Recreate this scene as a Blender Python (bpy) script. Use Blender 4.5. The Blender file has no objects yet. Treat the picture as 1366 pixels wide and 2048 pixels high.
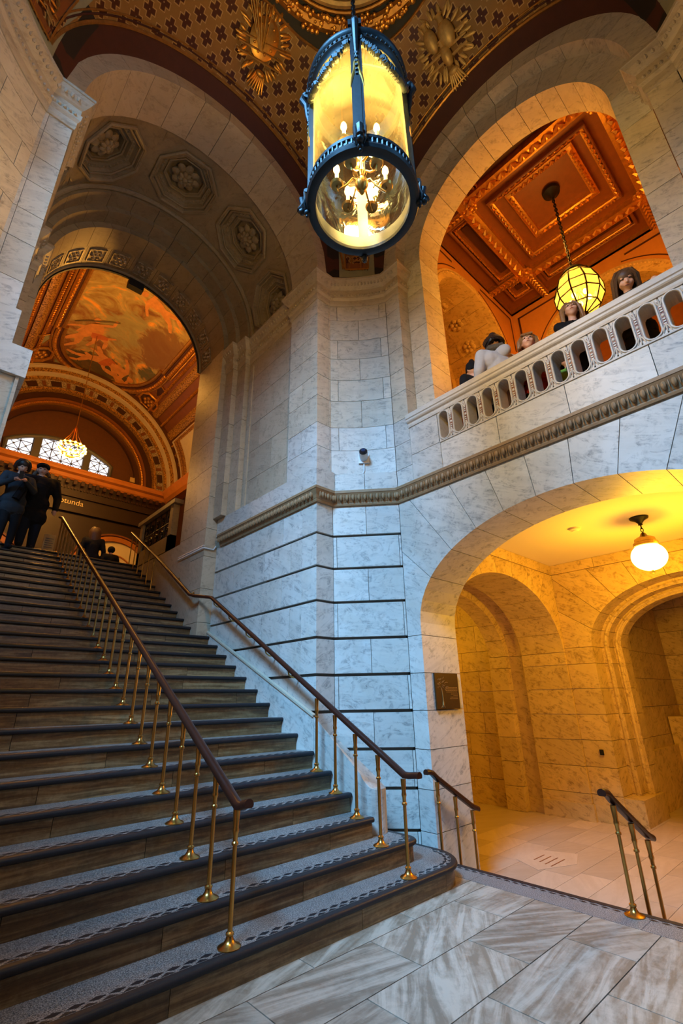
import bpy, bmesh, math, random
from math import sin, cos, pi, radians, sqrt, atan2, hypot
from mathutils import Vector, Matrix
random.seed(7)
S = bpy.context.scene
COL = S.collection

# ------------------------------------------------------------------ camera
yaw, pit, rol = radians(42.873), radians(21.924), radians(-1.012)
fw = Vector((sin(yaw)*cos(pit), cos(yaw)*cos(pit), sin(pit)))
rt = Vector((cos(yaw), -sin(yaw), 0)); up = rt.cross(fw)
r2 = rt*cos(rol) + up*sin(rol); u2 = up*cos(rol) - rt*sin(rol)
cd = bpy.data.cameras.new('camera'); cam = bpy.data.objects.new('camera', cd); COL.objects.link(cam)
cd.sensor_fit = 'VERTICAL'; cd.sensor_height = 36; cd.sensor_width = 24; cd.lens = 36*936.49/2048
cd.clip_start = .02; cd.clip_end = 200
cam.matrix_world = Matrix(((r2.x, u2.x, -fw.x, 0), (r2.y, u2.y, -fw.y, 0), (r2.z, u2.z, -fw.z, 1.5), (0, 0, 0, 1)))
S.camera = cam

# ------------------------------------------------------------------ view, world, lights
S.view_settings.view_transform = 'Standard'; S.view_settings.look = 'None'
S.view_settings.exposure = 0.0; S.view_settings.gamma = 1; S.view_settings.use_curve_mapping = False
W = bpy.data.worlds.new('world'); S.world = W; W.use_nodes = True
W.node_tree.nodes['Background'].inputs[0].default_value = (1, .92, .78, 1)
W.node_tree.nodes['Background'].inputs[1].default_value = .028

def light(name, kind, loc, energy, color, size=.2, size_y=None, aim=None, spread=None):
    l = bpy.data.lights.new(name, kind); l.energy = energy; l.color = color
    if kind == 'AREA':
        l.size = size
        if size_y: l.shape = 'RECTANGLE'; l.size_y = size_y
        if spread: l.spread = radians(spread)
    elif kind != 'SUN': l.shadow_soft_size = size
    o = bpy.data.objects.new(name, l); COL.objects.link(o); o.location = loc
    if aim: o.rotation_euler = (Vector(aim)-Vector(loc)).to_track_quat('-Z', 'Y').to_euler()
    return o
DAY = (.20, .55, 1.0); WARM = (1, .56, .16); ORANGE = (1, .42, .07)
# daylight falling from high windows beyond the left-hand arch, and a weaker one behind the camera
light('daylight_window', 'AREA', (-4.3, .5, 11.6), 1500, DAY, 3.4, 3.4, (4.2, 3.9, 2.6), 110)
light('daylight_window', 'AREA', (2.6, -6.0, 7.0), 22, DAY, 3.0, 3.0, (0, 4.4, 5.6), 60)

# constants of the place (metres; camera stands at the origin, eye 1.5 above the landing)
XB, X2, XS, YA, X1, YCH = 4.553, 5.26, 3.665, 4.43, 3.95, 3.76
XC, YC, ZS = 1.863, 1.70, 8.17
RIS, TRD, Y0, NST = .1654, .292, 2.98, 26
ZT = RIS*NST            # upper floor level

# ------------------------------------------------------------------ node materials
class N:
    def __init__(s, name):
        s.m = bpy.data.materials.new(name); s.m.use_nodes = True; s.t = s.m.node_tree
        s.b = s.t.nodes['Principled BSDF']; s.out = s.t.nodes['Material Output']
    def n(s, kind, **kw):
        nd = s.t.nodes.new(kind)
        for k, v in kw.items():
            if hasattr(nd, k) and not k[0].isupper(): setattr(nd, k, v)
        return nd
    def put(s, sock, v):
        if v is None: return
        if hasattr(v, 'is_output') or isinstance(v, bpy.types.NodeSocket): s.t.links.new(v, sock)
        else:
            if sock.type == 'RGBA' and len(v) == 3: v = (*v, 1)
            sock.default_value = v
    def math(s, op, a, b=None, c=None, clamp=False):
        nd = s.t.nodes.new('ShaderNodeMath'); nd.operation = op; nd.use_clamp = clamp
        for i, v in enumerate((a, b, c)):
            if v is not None: s.put(nd.inputs[i], v)
        return nd.outputs[0]
    def vmath(s, op, a, b=None):
        nd = s.t.nodes.new('ShaderNodeVectorMath'); nd.operation = op
        s.put(nd.inputs[0], a)
        if b is not None: s.put(nd.inputs[1] if op != 'SCALE' else nd.inputs[3], b)
        return nd.outputs[0]
    def mix(s, f, a, b, mode='MIX'):
        nd = s.t.nodes.new('ShaderNodeMix'); nd.data_type = 'RGBA'; nd.blend_type = mode
        s.put(nd.inputs[0], f); s.put(nd.inputs[6], a); s.put(nd.inputs[7], b); return nd.outputs[2]
    def ramp(s, v, stops):
        nd = s.t.nodes.new('ShaderNodeValToRGB'); e = nd.color_ramp.elements
        while len(e) < len(stops): e.new(.5)
        for i, (p, c) in enumerate(stops):
            e[i].position = p; e[i].color = (*c, 1) if len(c) == 3 else c
        s.put(nd.inputs[0], v); return nd.outputs[0]
    def noise(s, vec, scale, detail=4, rough=.5, dist=0):
        nd = s.t.nodes.new('ShaderNodeTexNoise'); s.put(nd.inputs['Vector'], vec)
        nd.inputs['Scale'].default_value = scale; nd.inputs['Detail'].default_value = detail
        nd.inputs['Roughness'].default_value = rough; nd.inputs['Distortion'].default_value = dist
        return nd.outputs[0]
    def pos(s): return s.t.nodes.new('ShaderNodeNewGeometry').outputs['Position']
    def rnd(s): return s.t.nodes.new('ShaderNodeObjectInfo').outputs['Random']
    def uv(s): return s.t.nodes.new('ShaderNodeTexCoord').outputs['UV']
    def sep(s, v):
        nd = s.t.nodes.new('ShaderNodeSeparateXYZ'); s.put(nd.inputs[0], v); return nd.outputs
    def comb(s, x, y, z=0.0):
        nd = s.t.nodes.new('ShaderNodeCombineXYZ')
        for i, v in enumerate((x, y, z)): s.put(nd.inputs[i], v)
        return nd.outputs[0]
    def shift(s):      # position pushed elsewhere in the stone for every block
        k = s.math('MULTIPLY', s.rnd(), 61.0)
        return s.vmath('ADD', s.pos(), s.comb(k, s.math('MULTIPLY', k, 1.7), s.math('MULTIPLY', k, .6)))
    def bump(s, h, strength=.2, dist=.01):
        nd = s.t.nodes.new('ShaderNodeBump'); nd.inputs['Strength'].default_value = strength
        nd.inputs['Distance'].default_value = dist; s.put(nd.inputs['Height'], h)
        s.t.links.new(nd.outputs[0], s.b.inputs['Normal'])
    def fin(s, col=None, rough=.5, metal=0, spec=None, emit=None, estr=0):
        s.put(s.b.inputs['Base Color'], col); s.put(s.b.inputs['Roughness'], rough); s.put(s.b.inputs['Metallic'], metal)
        if spec is not None: s.b.inputs['Specular IOR Level'].default_value = spec
        if emit is not None:
            s.put(s.b.inputs['Emission Color'], emit); s.b.inputs['Emission Strength'].default_value = estr
        return s.m

def marble(name, base, vein, veinamt=.55, scale=1.0, rough=.5, var=.16, stain=(.62, .55, .45)):
    s = N(name); p = s.shift()
    cl = s.noise(p, 1.7*scale, 5, .6, .6)
    # slanting streaks: squeeze one diagonal of the stone
    x, y, z = s.sep(p)[:3]
    q = s.comb(s.math('MULTIPLY', s.math('ADD', x, y), .8), s.math('SUBTRACT', x, y), s.math('ADD', z, s.math('MULTIPLY', s.math('ADD', x, y), -.45)))
    q = s.vmath('MULTIPLY', q, (.55, .55, 2.2))
    v1 = s.noise(q, 2.6*scale, 6, .62, 1.6)
    l1 = s.ramp(s.math('ABSOLUTE', s.math('SUBTRACT', v1, .5)), [(0, (1, 1, 1)), (.018, (.55,)*3), (.06, (0, 0, 0))])
    v2 = s.noise(p, 9*scale, 5, .7, .8)
    m = s.math('MULTIPLY', l1, s.ramp(v2, [(.42, (0, 0, 0)), (.66, (1, 1, 1))]))
    br = s.math('MULTIPLY_ADD', s.rnd(), var, 1-var*.6)
    c = s.mix(s.ramp(cl, [(.35, (0, 0, 0)), (.75, (1, 1, 1))]), base, tuple(b*t**.35 for b, t in zip(base, stain)))
    st = s.noise(s.vmath('MULTIPLY', q, (.5, .5, 2.0)), 1.5*scale, 5, .6, 1.0)
    c = s.mix(s.math('MULTIPLY', s.ramp(st, [(.50, (0, 0, 0)), (.64, (1, 1, 1))]), .34), c, tuple(.55*b+.45*v for b, v in zip(base, vein)))
    c = s.mix(s.math('MULTIPLY', m, veinamt), c, vein)
    c = s.mix(s.math('MULTIPLY', s.ramp(v2, [(.5, (0, 0, 0)), (.8, (1, 1, 1))]), .22), c, vein)
    c = s.mix(1.0, c, s.comb(br, br, br), 'MULTIPLY')
    s.bump(v2, .12, .004)
    return s.fin(c, rough)

M = {}
M['marble'] = marble('marble_wall', (.66, .63, .58), (.15, .145, .145), .8)
M['marble_aged_lamplit'] = marble('marble_aged_lamplit', (.62, .55, .44), (.17, .14, .11), .75)  # yellowed with age; warm light on the upper stones is also in the colour
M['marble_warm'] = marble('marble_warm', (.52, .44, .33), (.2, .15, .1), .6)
M['marble_dark'] = marble('shaded_brown_vault_marble', (.33, .26, .165), (.11, .08, .05), .5)  # browned stone, with the shade of the vault darkened into its colour
M['marble_hall_lit'] = marble('marble_hall_lit', (.68, .48, .20), (.17, .085, .02), .95)  # the wall marble tinted with the amber lamplight of corridor and hall
M['rail_marble'] = marble('marble_balustrade', (.62, .58, .52), (.3, .27, .23), .4, 1.3)

def floor_mat(name, base, dark, s1=1.0, rough=.32, amt=.9):
    s = N(name); r = s.rnd(); p = s.shift(); x, y, z = s.sep(p)[:3]
    a = s.math('MULTIPLY', s.math('SUBTRACT', r, .5), 1.5)
    ca, sa = s.math('COSINE', a), s.math('SINE', a)
    u = s.math('ADD', s.math('MULTIPLY', x, ca), s.math('MULTIPLY', y, sa))
    w = s.math('SUBTRACT', s.math('MULTIPLY', y, ca), s.math('MULTIPLY', x, sa))
    q = s.comb(s.math('MULTIPLY', u, .9), s.math('MULTIPLY', w, 6.5), 0.0)
    n1 = s.noise(q, 1.9*s1, 7, .62, 1.1)
    n2 = s.noise(p, 14, 6, .7, .5)
    f = s.math('ADD', s.math('MULTIPLY', n1, .8), s.math('MULTIPLY', n2, .25))
    c = s.mix(s.math('MULTIPLY', s.ramp(f, [(.44, (0, 0, 0)), (.62, (1, 1, 1))]), amt), base, dark)
    br = s.math('MULTIPLY_ADD', r, .28, .8)
    c = s.mix(1.0, c, s.comb(br, br, br), 'MULTIPLY')
    s.bump(n2, .06, .003)
    return s.fin(c, rough)
M['floor'] = floor_mat('floor_marble', (.52, .445, .355), (.20, .145, .095), .8, .36, .85)
def riser_mat():
    s = N('riser_marble'); p = s.shift(); q = s.vmath('MULTIPLY', p, (.7, 3.0, 11.0))
    n1 = s.noise(q, 2.2, 7, .65, .9); n2 = s.noise(p, 22, 5, .7, .4); f = s.math('ADD', s.math('MULTIPLY', n1, .8), s.math('MULTIPLY', n2, .22))
    c = s.ramp(f, [(.36, (.060, .032, .011)), (.5, (.155, .090, .034)), (.62, (.29, .20, .095))])
    br = s.math('MULTIPLY_ADD', s.rnd(), .4, .75); c = s.mix(1.0, c, s.comb(br, br, br), 'MULTIPLY'); s.bump(n2, .1, .003)
    return s.fin(c, .4)
M['riser'] = riser_mat()
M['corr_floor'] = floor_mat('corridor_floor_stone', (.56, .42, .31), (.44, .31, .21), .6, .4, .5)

def plain(name, col, rough=.5, metal=0, nz=0, nscale=8, spec=None, bump=0):
    s = N(name); c = col
    if nz:
        v = s.noise(s.pos(), nscale, 4, .6)
        k = s.math('MULTIPLY_ADD', v, nz*2, 1-nz)
        c = s.mix(1.0, col, s.comb(k, k, k), 'MULTIPLY')
        if bump: s.bump(v, bump, .01)
    return s.fin(c, rough, metal, spec)
M['mortar'] = plain('dark_joint', (.10, .085, .07), .9)
M['brass'] = plain('brass', (.54, .30, .08), .28, 1, .25, 6)
M['brass_dim'] = plain('aged_brass', (.45, .28, .09), .35, 1, .3, 6)
M['wood'] = plain('handrail_wood', (.040, .011, .006), .34, 0, .35, 5, .25)
M['iron'] = plain('lantern_iron', (.018, .027, .034), .45, .5, .35, 12, .6, .2)
M['darkiron'] = plain('dark_iron', (.02, .017, .014), .5, .6, .2)
M['gold'] = plain('gilding', (.72, .36, .07), .38, .85, .45, 14, None, .3)
M['gold_dim'] = plain('gilding_aged', (.46, .22, .05), .45, .75, .5, 14, None, .3)
M['gold_pale'] = plain('pale_gilding', (.66, .45, .16), .5, .5, .45, 14, None, .3)
M['maroon'] = plain('maroon_paint', (.060, .014, .007), .55, 0, .3)
M['black'] = plain('black_paint', (.012, .009, .007), .6)
M['green_paint'] = plain('green_grey_paint', (.26, .25, .16), .6, 0, .2)
M['plaster'] = plain('ceiling_plaster', (.78, .66, .45), .85)
M['ochre'] = plain('ochre_wall_paint', (.55, .24, .06), .6, 0, .15)
M['brown_panel'] = plain('brown_panel', (.22, .066, .015), .5, 0, .25)
M['red_brown'] = plain('red_brown', (.19, .058, .014), .5, 0, .25)
M['orange_wood'] = plain('orange_wood', (.48, .17, .035), .35, 0, .3, 3)
M['dark_wood'] = plain('dark_carved_wood', (.045, .013, .005), .4, 0, .3)
M['dark_carved'] = plain('dark_carved_wall', (.022, .007, .003), .5, 0, .3)
M['tymp'] = plain('tympanum_paint', (.10, .034, .009), .5, 0, .3)
M['ivory'] = plain('ivory_paint', (.58, .50, .38), .5, 0, .12)
M['bronze'] = plain('bronze_plaque', (.075, .036, .010), .45, .5, .2, 30)
M['letters'] = plain('raised_letters', (.40, .25, .09), .4, .7)
M['white'] = plain('white_plastic', (.72, .73, .74), .4)
M['blackp'] = plain('black_plastic', (.012, .013, .018), .25)
M['lens'] = plain('camera_lens', (.03, .05, .12), .08)
M['paper'] = plain('sign_paper', (.55, .40, .16), .7)
M['wax'] = N('candle_sleeve').fin((.9, .85, .7), .5, 0, None, (1, .62, .18), .8)
M['bulb'] = N('lit_bulb').fin((1, .9, .7), .5, 0, None, (1, .50, .13), 24)
M['globe'] = N('lit_globe').fin((1, .95, .85), .4, 0, None, (1, .55, .16), 8)
M['chand'] = N('chandelier_bulb').fin((1, .9, .7), .5, 0, None, (1, .48, .09), 9)
M['daypane'] = N('daylit_pane').fin((.8, .85, .95), .4, 0, None, (.82, .88, 1), 1.25)
M['winframe'] = plain('window_frame_paint', (.10, .10, .085), .5)

def glassy(name, tint, gloss=.12, alpha=.0):
    s = N(name); t = s.t
    tr = t.nodes.new('ShaderNodeBsdfTransparent'); tr.inputs[0].default_value = (*tint, 1)
    gl = t.nodes.new('ShaderNodeBsdfGlossy'); gl.inputs['Roughness'].default_value = .06
    v = s.noise(s.pos(), 5, 3, .5, 1.5); s_b = t.nodes.new('ShaderNodeBump'); s_b.inputs['Strength'].default_value = .25
    s_b.inputs['Distance'].default_value = .02
    t.links.new(v, s_b.inputs['Height']); t.links.new(s_b.outputs[0], gl.inputs['Normal'])
    fr = t.nodes.new('ShaderNodeFresnel'); fr.inputs[0].default_value = 1.45
    f = s.math('MULTIPLY_ADD', fr.outputs[0], .55, gloss)
    mx = t.nodes.new('ShaderNodeMixShader'); t.links.new(f, mx.inputs[0])
    t.links.new(tr.outputs[0], mx.inputs[1]); t.links.new(gl.outputs[0], mx.inputs[2])
    last = mx.outputs[0]
    if alpha:
        df = t.nodes.new('ShaderNodeBsdfTranslucent'); df.inputs[0].default_value = (1, .86, .52, 1)
        m2 = t.nodes.new('ShaderNodeMixShader'); n2 = s.noise(s.pos(), 3.0, 5, .65, 1.2)
        t.links.new(s.math('MULTIPLY', s.ramp(n2, [(.3, (.35,)*3), (.75, (1, 1, 1))]), alpha), m2.inputs[0])
        t.links.new(last, m2.inputs[1]); t.links.new(df.outputs[0], m2.inputs[2]); last = m2.outputs[0]
    t.links.new(last, s.out.inputs[0]); return s.m
M['amber_glass'] = glassy('lantern_glass', (.98, .92, .72), .01, .10)
M['lamp_glass'] = glassy('faceted_lamp_glass', (.98, .80, .40), .04, .12)

def terrazzo():
    s = N('terrazzo'); p = s.pos()
    v = s.noise(p, 140, 2, .5); w = s.noise(p, 3, 3, .6)
    c = s.ramp(v, [(.36, (.07, .065, .065)), (.5, (.20, .185, .175)), (.66, (.42, .39, .36))])
    k = s.math('MULTIPLY_ADD', w, .5, .72)
    c = s.mix(1.0, c, s.comb(k, k, k), 'MULTIPLY'); s.bump(v, .3, .002)
    return s.fin(c, .42)
M['terrazzo'] = terrazzo()
M['nosing'] = plain('black_terrazzo_nosing', (.016, .016, .020), .45, 0, .3, 60, .3)

def vault_pattern():
    s = N('stencilled_vault'); u = s.uv(); x, y, _ = s.sep(u)[:3]
    L = .37
    def cell(ox, oy):
        fx = s.math('ABSOLUTE', s.math('SUBTRACT', s.math('FRACT', s.math('ADD', s.math('DIVIDE', x, L), ox)), .5))
        fy = s.math('ABSOLUTE', s.math('SUBTRACT', s.math('FRACT', s.math('ADD', s.math('DIVIDE', y, L), oy)), .5))
        return fx, fy
    def cross(fx, fy, a, b):   # plus sign with square arms
        d1 = s.math('MAXIMUM', s.math('SUBTRACT', fx, a), s.math('SUBTRACT', fy, b))
        d2 = s.math('MAXIMUM', s.math('SUBTRACT', fx, b), s.math('SUBTRACT', fy, a))
        return s.math('MINIMUM', d1, d2)
    d = None; dots = None
    for ox, oy in ((0, 0), (.5, .5)):
        fx, fy = cell(ox, oy); e = cross(fx, fy, .25, .088)
        d = e if d is None else s.math('MINIMUM', d, e)
        q = s.math('ADD', fx, fy); dots = q if dots is None else s.math('MINIMUM', dots, q)
    inside = s.math('LESS_THAN', d, 0.0)
    line = s.math('LESS_THAN', s.math('ABSOLUTE', s.math('SUBTRACT', d, .03)), .009)
    nz = s.noise(u, 6, 4, .6); tone = s.noise(u, 1.2, 2, .5)
    base = s.mix(nz, (.22, .095, .024), (.44, .225, .055))
    base = s.mix(s.ramp(tone, [(.3, (0, 0, 0)), (.7, (1, 1, 1))]), base, (.30, .175, .05))
    c = s.mix(line, base, (.60, .42, .18))
    c = s.mix(inside, c, (.075, .020, .010))
    c = s.mix(s.math('LESS_THAN', dots, .028), c, (.50, .36, .20))
    return s.fin(c, .42, .25)
M['vault'] = vault_pattern()

def mural():
    s = N('ceiling_painting'); u = s.uv(); x, y, _ = s.sep(u)[:3]
    w = s.comb(s.math('MULTIPLY_ADD', y, .5, x), s.math('MULTIPLY', y, 1.2), 0.0)
    n1 = s.noise(w, 1.1, 8, .62, 1.4); n2 = s.noise(w, 2.6, 6, .6, .8)
    c = s.ramp(n1, [(.28, (.08, .05, .018)), (.38, (.26, .095, .018)), (.48, (.36, .24, .07)), (.55, (.44, .33, .12)), (.63, (.80, .33, .035)), (.80, (.95, .55, .11))])
    def spot(cx, cy, rx, ry, k=.9):      # soft-edged patch broken up by the brushwork
        d = s.math('ADD', s.math('POWER', s.math('DIVIDE', s.math('SUBTRACT', x, cx), rx), 2.0), s.math('POWER', s.math('DIVIDE', s.math('SUBTRACT', y, cy), ry), 2.0))
        return s.math('MULTIPLY', s.ramp(s.math('ADD', d, s.math('MULTIPLY', n2, 1.6)), [(.55, (1, 1, 1)), (1.0, (0, 0, 0))]) if False else s.math('SUBTRACT', 1.0, s.math('MULTIPLY', s.math('SUBTRACT', s.math('ADD', d, s.math('MULTIPLY', s.math('SUBTRACT', n2, .5), 2.4)), .6), 3.0), clamp=True), k, clamp=True)
    c = s.mix(spot(5.7, 13.2, .8, 1.0, .75), c, (.30, .27, .12))
    c = s.mix(spot(4.55, 13.1, .8, 1.15), c, (.20, .085, .025))
    c = s.mix(spot(5.9, 15.6, 1.3, .75, .95), c, (.075, .05, .02))
    c = s.mix(spot(4.3, 14.6, .5, .4, .9), c, (.05, .07, .035))
    c = s.mix(s.math('MULTIPLY', s.ramp(n2, [(.5, (0, 0, 0)), (.62, (1, 1, 1))]), .30), c, (.24, .115, .035))
    return s.fin(c, .6)
M['mural'] = mural()
def bandmat(name, c1, c2, scale):
    s = N(name); v = s.noise(s.pos(), scale, 3, .7); return s.fin(s.ramp(v, [(.42, c1), (.58, c2)]), .45, .3)
M['gilt_band'] = bandmat('gilt_carved_band', (.12, .045, .010), (.58, .30, .07), 26)
M['relief_band'] = bandmat('stone_relief', (.20, .15, .09), (.55, .46, .34), 22)

# people
M['skin'] = plain('skin', (.72, .42, .30), .5)
M['hair_brown'] = plain('brown_hair', (.10, .052, .024), .5, 0, .5, 40)
M['hair_blond'] = plain('light_brown_hair', (.26, .14, .055), .5, 0, .5, 40)
M['hair_dark'] = plain('dark_hair', (.022, .014, .010), .5)
M['cloth_black'] = plain('black_cloth', (.012, .012, .014), .8, 0, 0, 8, .12)
M['cloth_olive'] = plain('dark_olive_cloth', (.028, .024, .016), .8, 0, 0, 8, .12)
M['cloth_navy'] = plain('navy_cloth', (.014, .018, .032), .8, 0, 0, 8, .12)
M['cloth_grey'] = plain('grey_jacket_cloth', (.46, .46, .48), .75, 0, .1, 20, .12)
M['cloth_greyblue'] = plain('grey_blue_cloth', (.030, .036, .044), .8, 0, 0, 8, .12)
M['fur'] = plain('fur_trim', (.10, .085, .065), .9, 0, .5, 60, .12)
M['red'] = plain('red_cloth', (.42, .02, .02), .7)
M['lime'] = plain('lime_cloth', (.35, .6, .06), .7)
M['orange_cl'] = plain('orange_cloth', (.65, .2, .03), .7)
M['jeans'] = plain('blue_jeans', (.02, .035, .075), .8, 0, 0, 8, .12)
M['eye'] = plain('dark_eye', (.02, .015, .012), .3)
M['lip'] = plain('lip', (.40, .12, .10), .5)

# ------------------------------------------------------------------ object helpers
def tag(o, label=None, cat=None, group=None, kind=None):
    for k, v in (('label', label), ('category', cat), ('group', group), ('kind', kind)):
        if v: o[k] = v
    return o
def thing(name, label, cat, loc=(0, 0, 0), group=None, kind=None):
    o = bpy.data.objects.new(name, None); COL.objects.link(o); o.location = loc; o.empty_display_size = .1
    return tag(o, label, cat, group, kind)
def link(name, me, parent=None, loc=None, rot=None, scale=None):
    o = bpy.data.objects.new(name, me); COL.objects.link(o)
    if parent is not None:
        o.parent = parent
        o.matrix_parent_inverse = Matrix.Translation(-Vector(world_loc(parent)))
    if loc is not None: o.location = loc
    if rot is not None: o.rotation_euler = rot
    if scale is not None: o.scale = scale
    return o
def world_loc(o):      # parents are never rotated or scaled; children keep world coordinates
    return o.location if o.parent is None else Vector(o.location)
class MB:
    """collects shapes into one mesh"""
    def __init__(s): s.v = []; s.f = []; s.mi = []; s.uv = None
    def add(s, v, f, mi=0):
        k = len(s.v); s.v += [tuple(p) for p in v]; s.f += [tuple(i+k for i in q) for q in f]; s.mi += [mi]*len(f); return s
    def box(s, x0, x1, y0, y1, z0, z1, mi=0):
        return s.add([(x, y, z) for x in (x0, x1) for y in (y0, y1) for z in (z0, z1)],
                     [(0, 1, 3, 2), (4, 6, 7, 5), (0, 4, 5, 1), (2, 3, 7, 6), (0, 2, 6, 4), (1, 5, 7, 3)], mi)
    def prism(s, poly, F, d0, d1, mi=0):
        n = len(poly); v = [F(u, w, d0) for u, w in poly]+[F(u, w, d1) for u, w in poly]
        f = [tuple(range(n))[::-1], tuple(range(n, 2*n))]+[(i, (i+1) % n, n+(i+1) % n, n+i) for i in range(n)]
        return s.add(v, f, mi)
    def tube(s, pts, r, seg=8, closed=False, mi=0, cap=True):
        pts = [Vector(p) for p in pts]; n = len(pts); rings = []; t0 = None
        for i, p in enumerate(pts):
            a = pts[i-1] if (i or closed) else p; b = pts[(i+1) % n] if (i < n-1 or closed) else p
            t = (b-a).normalized() if (b-a).length > 1e-9 else Vector((0, 0, 1))
            if t0 is None:
                ref = Vector((0, 0, 1)) if abs(t.z) < .9 else Vector((1, 0, 0)); nx = t.cross(ref).normalized()
            else: nx = (nx - t*nx.dot(t)).normalized()
            t0 = t; ny = t.cross(nx); rr = r[i] if isinstance(r, (list, tuple)) else r
            rings.append([p+nx*rr*cos(2*pi*k/seg)+ny*rr*sin(2*pi*k/seg) for k in range(seg)])
        v = [q for g in rings for q in g]; f = []
        for i in range(n if closed else n-1):
            j = (i+1) % n
            for k in range(seg): f.append((i*seg+k, i*seg+(k+1) % seg, j*seg+(k+1) % seg, j*seg+k))
        if cap and not closed: f += [tuple(range(seg))[::-1], tuple(range((n-1)*seg, n*seg))]
        return s.add(v, f, mi)
    def lathe(s, prof, c=(0, 0, 0), seg=16, mi=0, a0=0, a1=2*pi):
        n = len(prof); full = abs(a1-a0-2*pi) < 1e-6; m = seg if full else seg+1; v = []; f = []
        for k in range(m):
            a = a0+(a1-a0)*k/seg
            v += [(c[0]+r*cos(a), c[1]+r*sin(a), c[2]+z) for r, z in prof]
        for k in range(seg):
            j = (k+1) % m
            for i in range(n-1): f.append((k*n+i, j*n+i, j*n+i+1, k*n+i+1))
        return s.add(v, f, mi)
    def ball(s, c, r, seg=10, rings=6, mi=0, M3=None):
        r = r if isinstance(r, (tuple, list)) else (r, r, r); v = []; f = []
        for i in range(rings+1):
            t = pi*i/rings
            for k in range(seg):
                p = Vector((r[0]*sin(t)*cos(2*pi*k/seg), r[1]*sin(t)*sin(2*pi*k/seg), r[2]*cos(t)))
                if M3 is not None: p = M3 @ p
                v.append((c[0]+p.x, c[1]+p.y, c[2]+p.z))
        for i in range(rings):
            for k in range(seg): f.append((i*seg+k, (i+1)*seg+k, (i+1)*seg+(k+1) % seg, i*seg+(k+1) % seg))
        return s.add(v, f, mi)
    def sweep(s, prof, path, closed=False, mi=0, cap=True, zaxis=True):
        """profile (out, z) carried along a plan path [(x, y)]; 'out' grows to the right of travel; mitred"""
        P = [Vector((p[0], p[1])) for p in path]; n = len(P); m = len(prof); v = []; f = []
        for i in range(n):
            a = P[i]-P[i-1] if (i or closed) else None; b = P[(i+1) % n]-P[i] if (i < n-1 or closed) else None
            if a is None: a = b
            if b is None: b = a
            na = Vector((a.y, -a.x)).normalized(); nb = Vector((b.y, -b.x)).normalized()
            h = (na+nb).normalized(); k = 1/max(.35, h.dot(na))
            v += [(P[i].x+h.x*k*o, P[i].y+h.y*k*o, z) for o, z in prof]
        for i in range(n if closed else n-1):
            j = (i+1) % n
            for q in range(m-1): f.append((i*m+q, j*m+q, j*m+q+1, i*m+q+1))
        if cap and not closed: f += [tuple(range(m)), tuple(range((n-1)*m, n*m))[::-1]]
        return s.add(v, f, mi)
    def grid(s, fn, nu, nv, mi=0, uvf=None, closed=False):
        v = [fn(i/nu, j/nv) for i in range(nu+1) for j in range(nv+1)]
        f = [(i*(nv+1)+j, (i+1)*(nv+1)+j, (i+1)*(nv+1)+j+1, i*(nv+1)+j+1) for i in range(nu) for j in range(nv)]
        if uvf:
            if s.uv is None: s.uv = {}
            k = len(s.v)
            for i in range(nu+1):
                for j in range(nv+1): s.uv[k+i*(nv+1)+j] = uvf(i/nu, j/nv)
        return s.add(v, f, mi)
    def mesh(s, name, mats, smooth=False, fix=True):
        me = bpy.data.meshes.new(name); me.from_pydata(s.v, [], s.f); me.validate()
        for m in (mats if isinstance(mats, (list, tuple)) else [mats]): me.materials.append(M[m] if isinstance(m, str) else m)
        if len(s.mi) == len(me.polygons) and any(s.mi): me.polygons.foreach_set('material_index', s.mi)
        if s.uv is not None:
            ul = me.uv_layers.new(name='UVMap')
            for lp in me.loops: ul.data[lp.index].uv = s.uv.get(lp.vertex_index, (0, 0))
        if fix:
            bm = bmesh.new(); bm.from_mesh(me); bmesh.ops.recalc_face_normals(bm, faces=bm.faces); bm.to_mesh(me); bm.free()
        if smooth: me.polygons.foreach_set('use_smooth', [True]*len(me.polygons))
        if smooth and smooth != 'all':
            try: me.set_sharp_from_angle(angle=radians(38))
            except Exception: pass
        me.update(); return me
    def build(s, name, mats, parent=None, smooth=False, loc=None, fix=True):
        return link(name, s.mesh(name, mats, smooth, fix), parent, loc)

def FX(x, sgn=1): return lambda u, w, d: (x+sgn*d, u, w)      # plane of constant x: u=y, w=z, d into the wall
def FY(y, sgn=1): return lambda u, w, d: (u, y+sgn*d, w)      # plane of constant y: u=x, w=z
def FZ(z): return lambda u, w, d: (u, w, z+d)
def inset(poly, g):
    n = len(poly); A = sum(poly[i][0]*poly[(i+1) % n][1]-poly[(i+1) % n][0]*poly[i][1] for i in range(n))
    sg = 1 if A > 0 else -1; out = []
    for i in range(n):
        p0, p1, p2 = Vector(poly[i-1]), Vector(poly[i]), Vector(poly[(i+1) % n])
        e1, e2 = (p1-p0), (p2-p1)
        if e1.length < 1e-9 or e2.length < 1e-9: out.append(tuple(p1)); continue
        n1 = Vector((-e1.y, e1.x)).normalized()*sg; n2 = Vector((-e2.y, e2.x)).normalized()*sg
        h = n1+n2
        if h.length < 1e-6: out.append(tuple(p1)); continue
        h.normalize(); k = g/max(.4, h.dot(n1)); out.append((p1.x+h.x*k, p1.y+h.y*k))
    return out
def stone(poly, F, d0, d1, parent, mat='marble', gap=.007, name='stone_block'):
    return MB().prism(inset(poly, gap/2), F, d0, d1).build(name, mat, parent)
def rect(a, b, c, d): return [(a, c), (b, c), (b, d), (a, d)]
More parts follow.
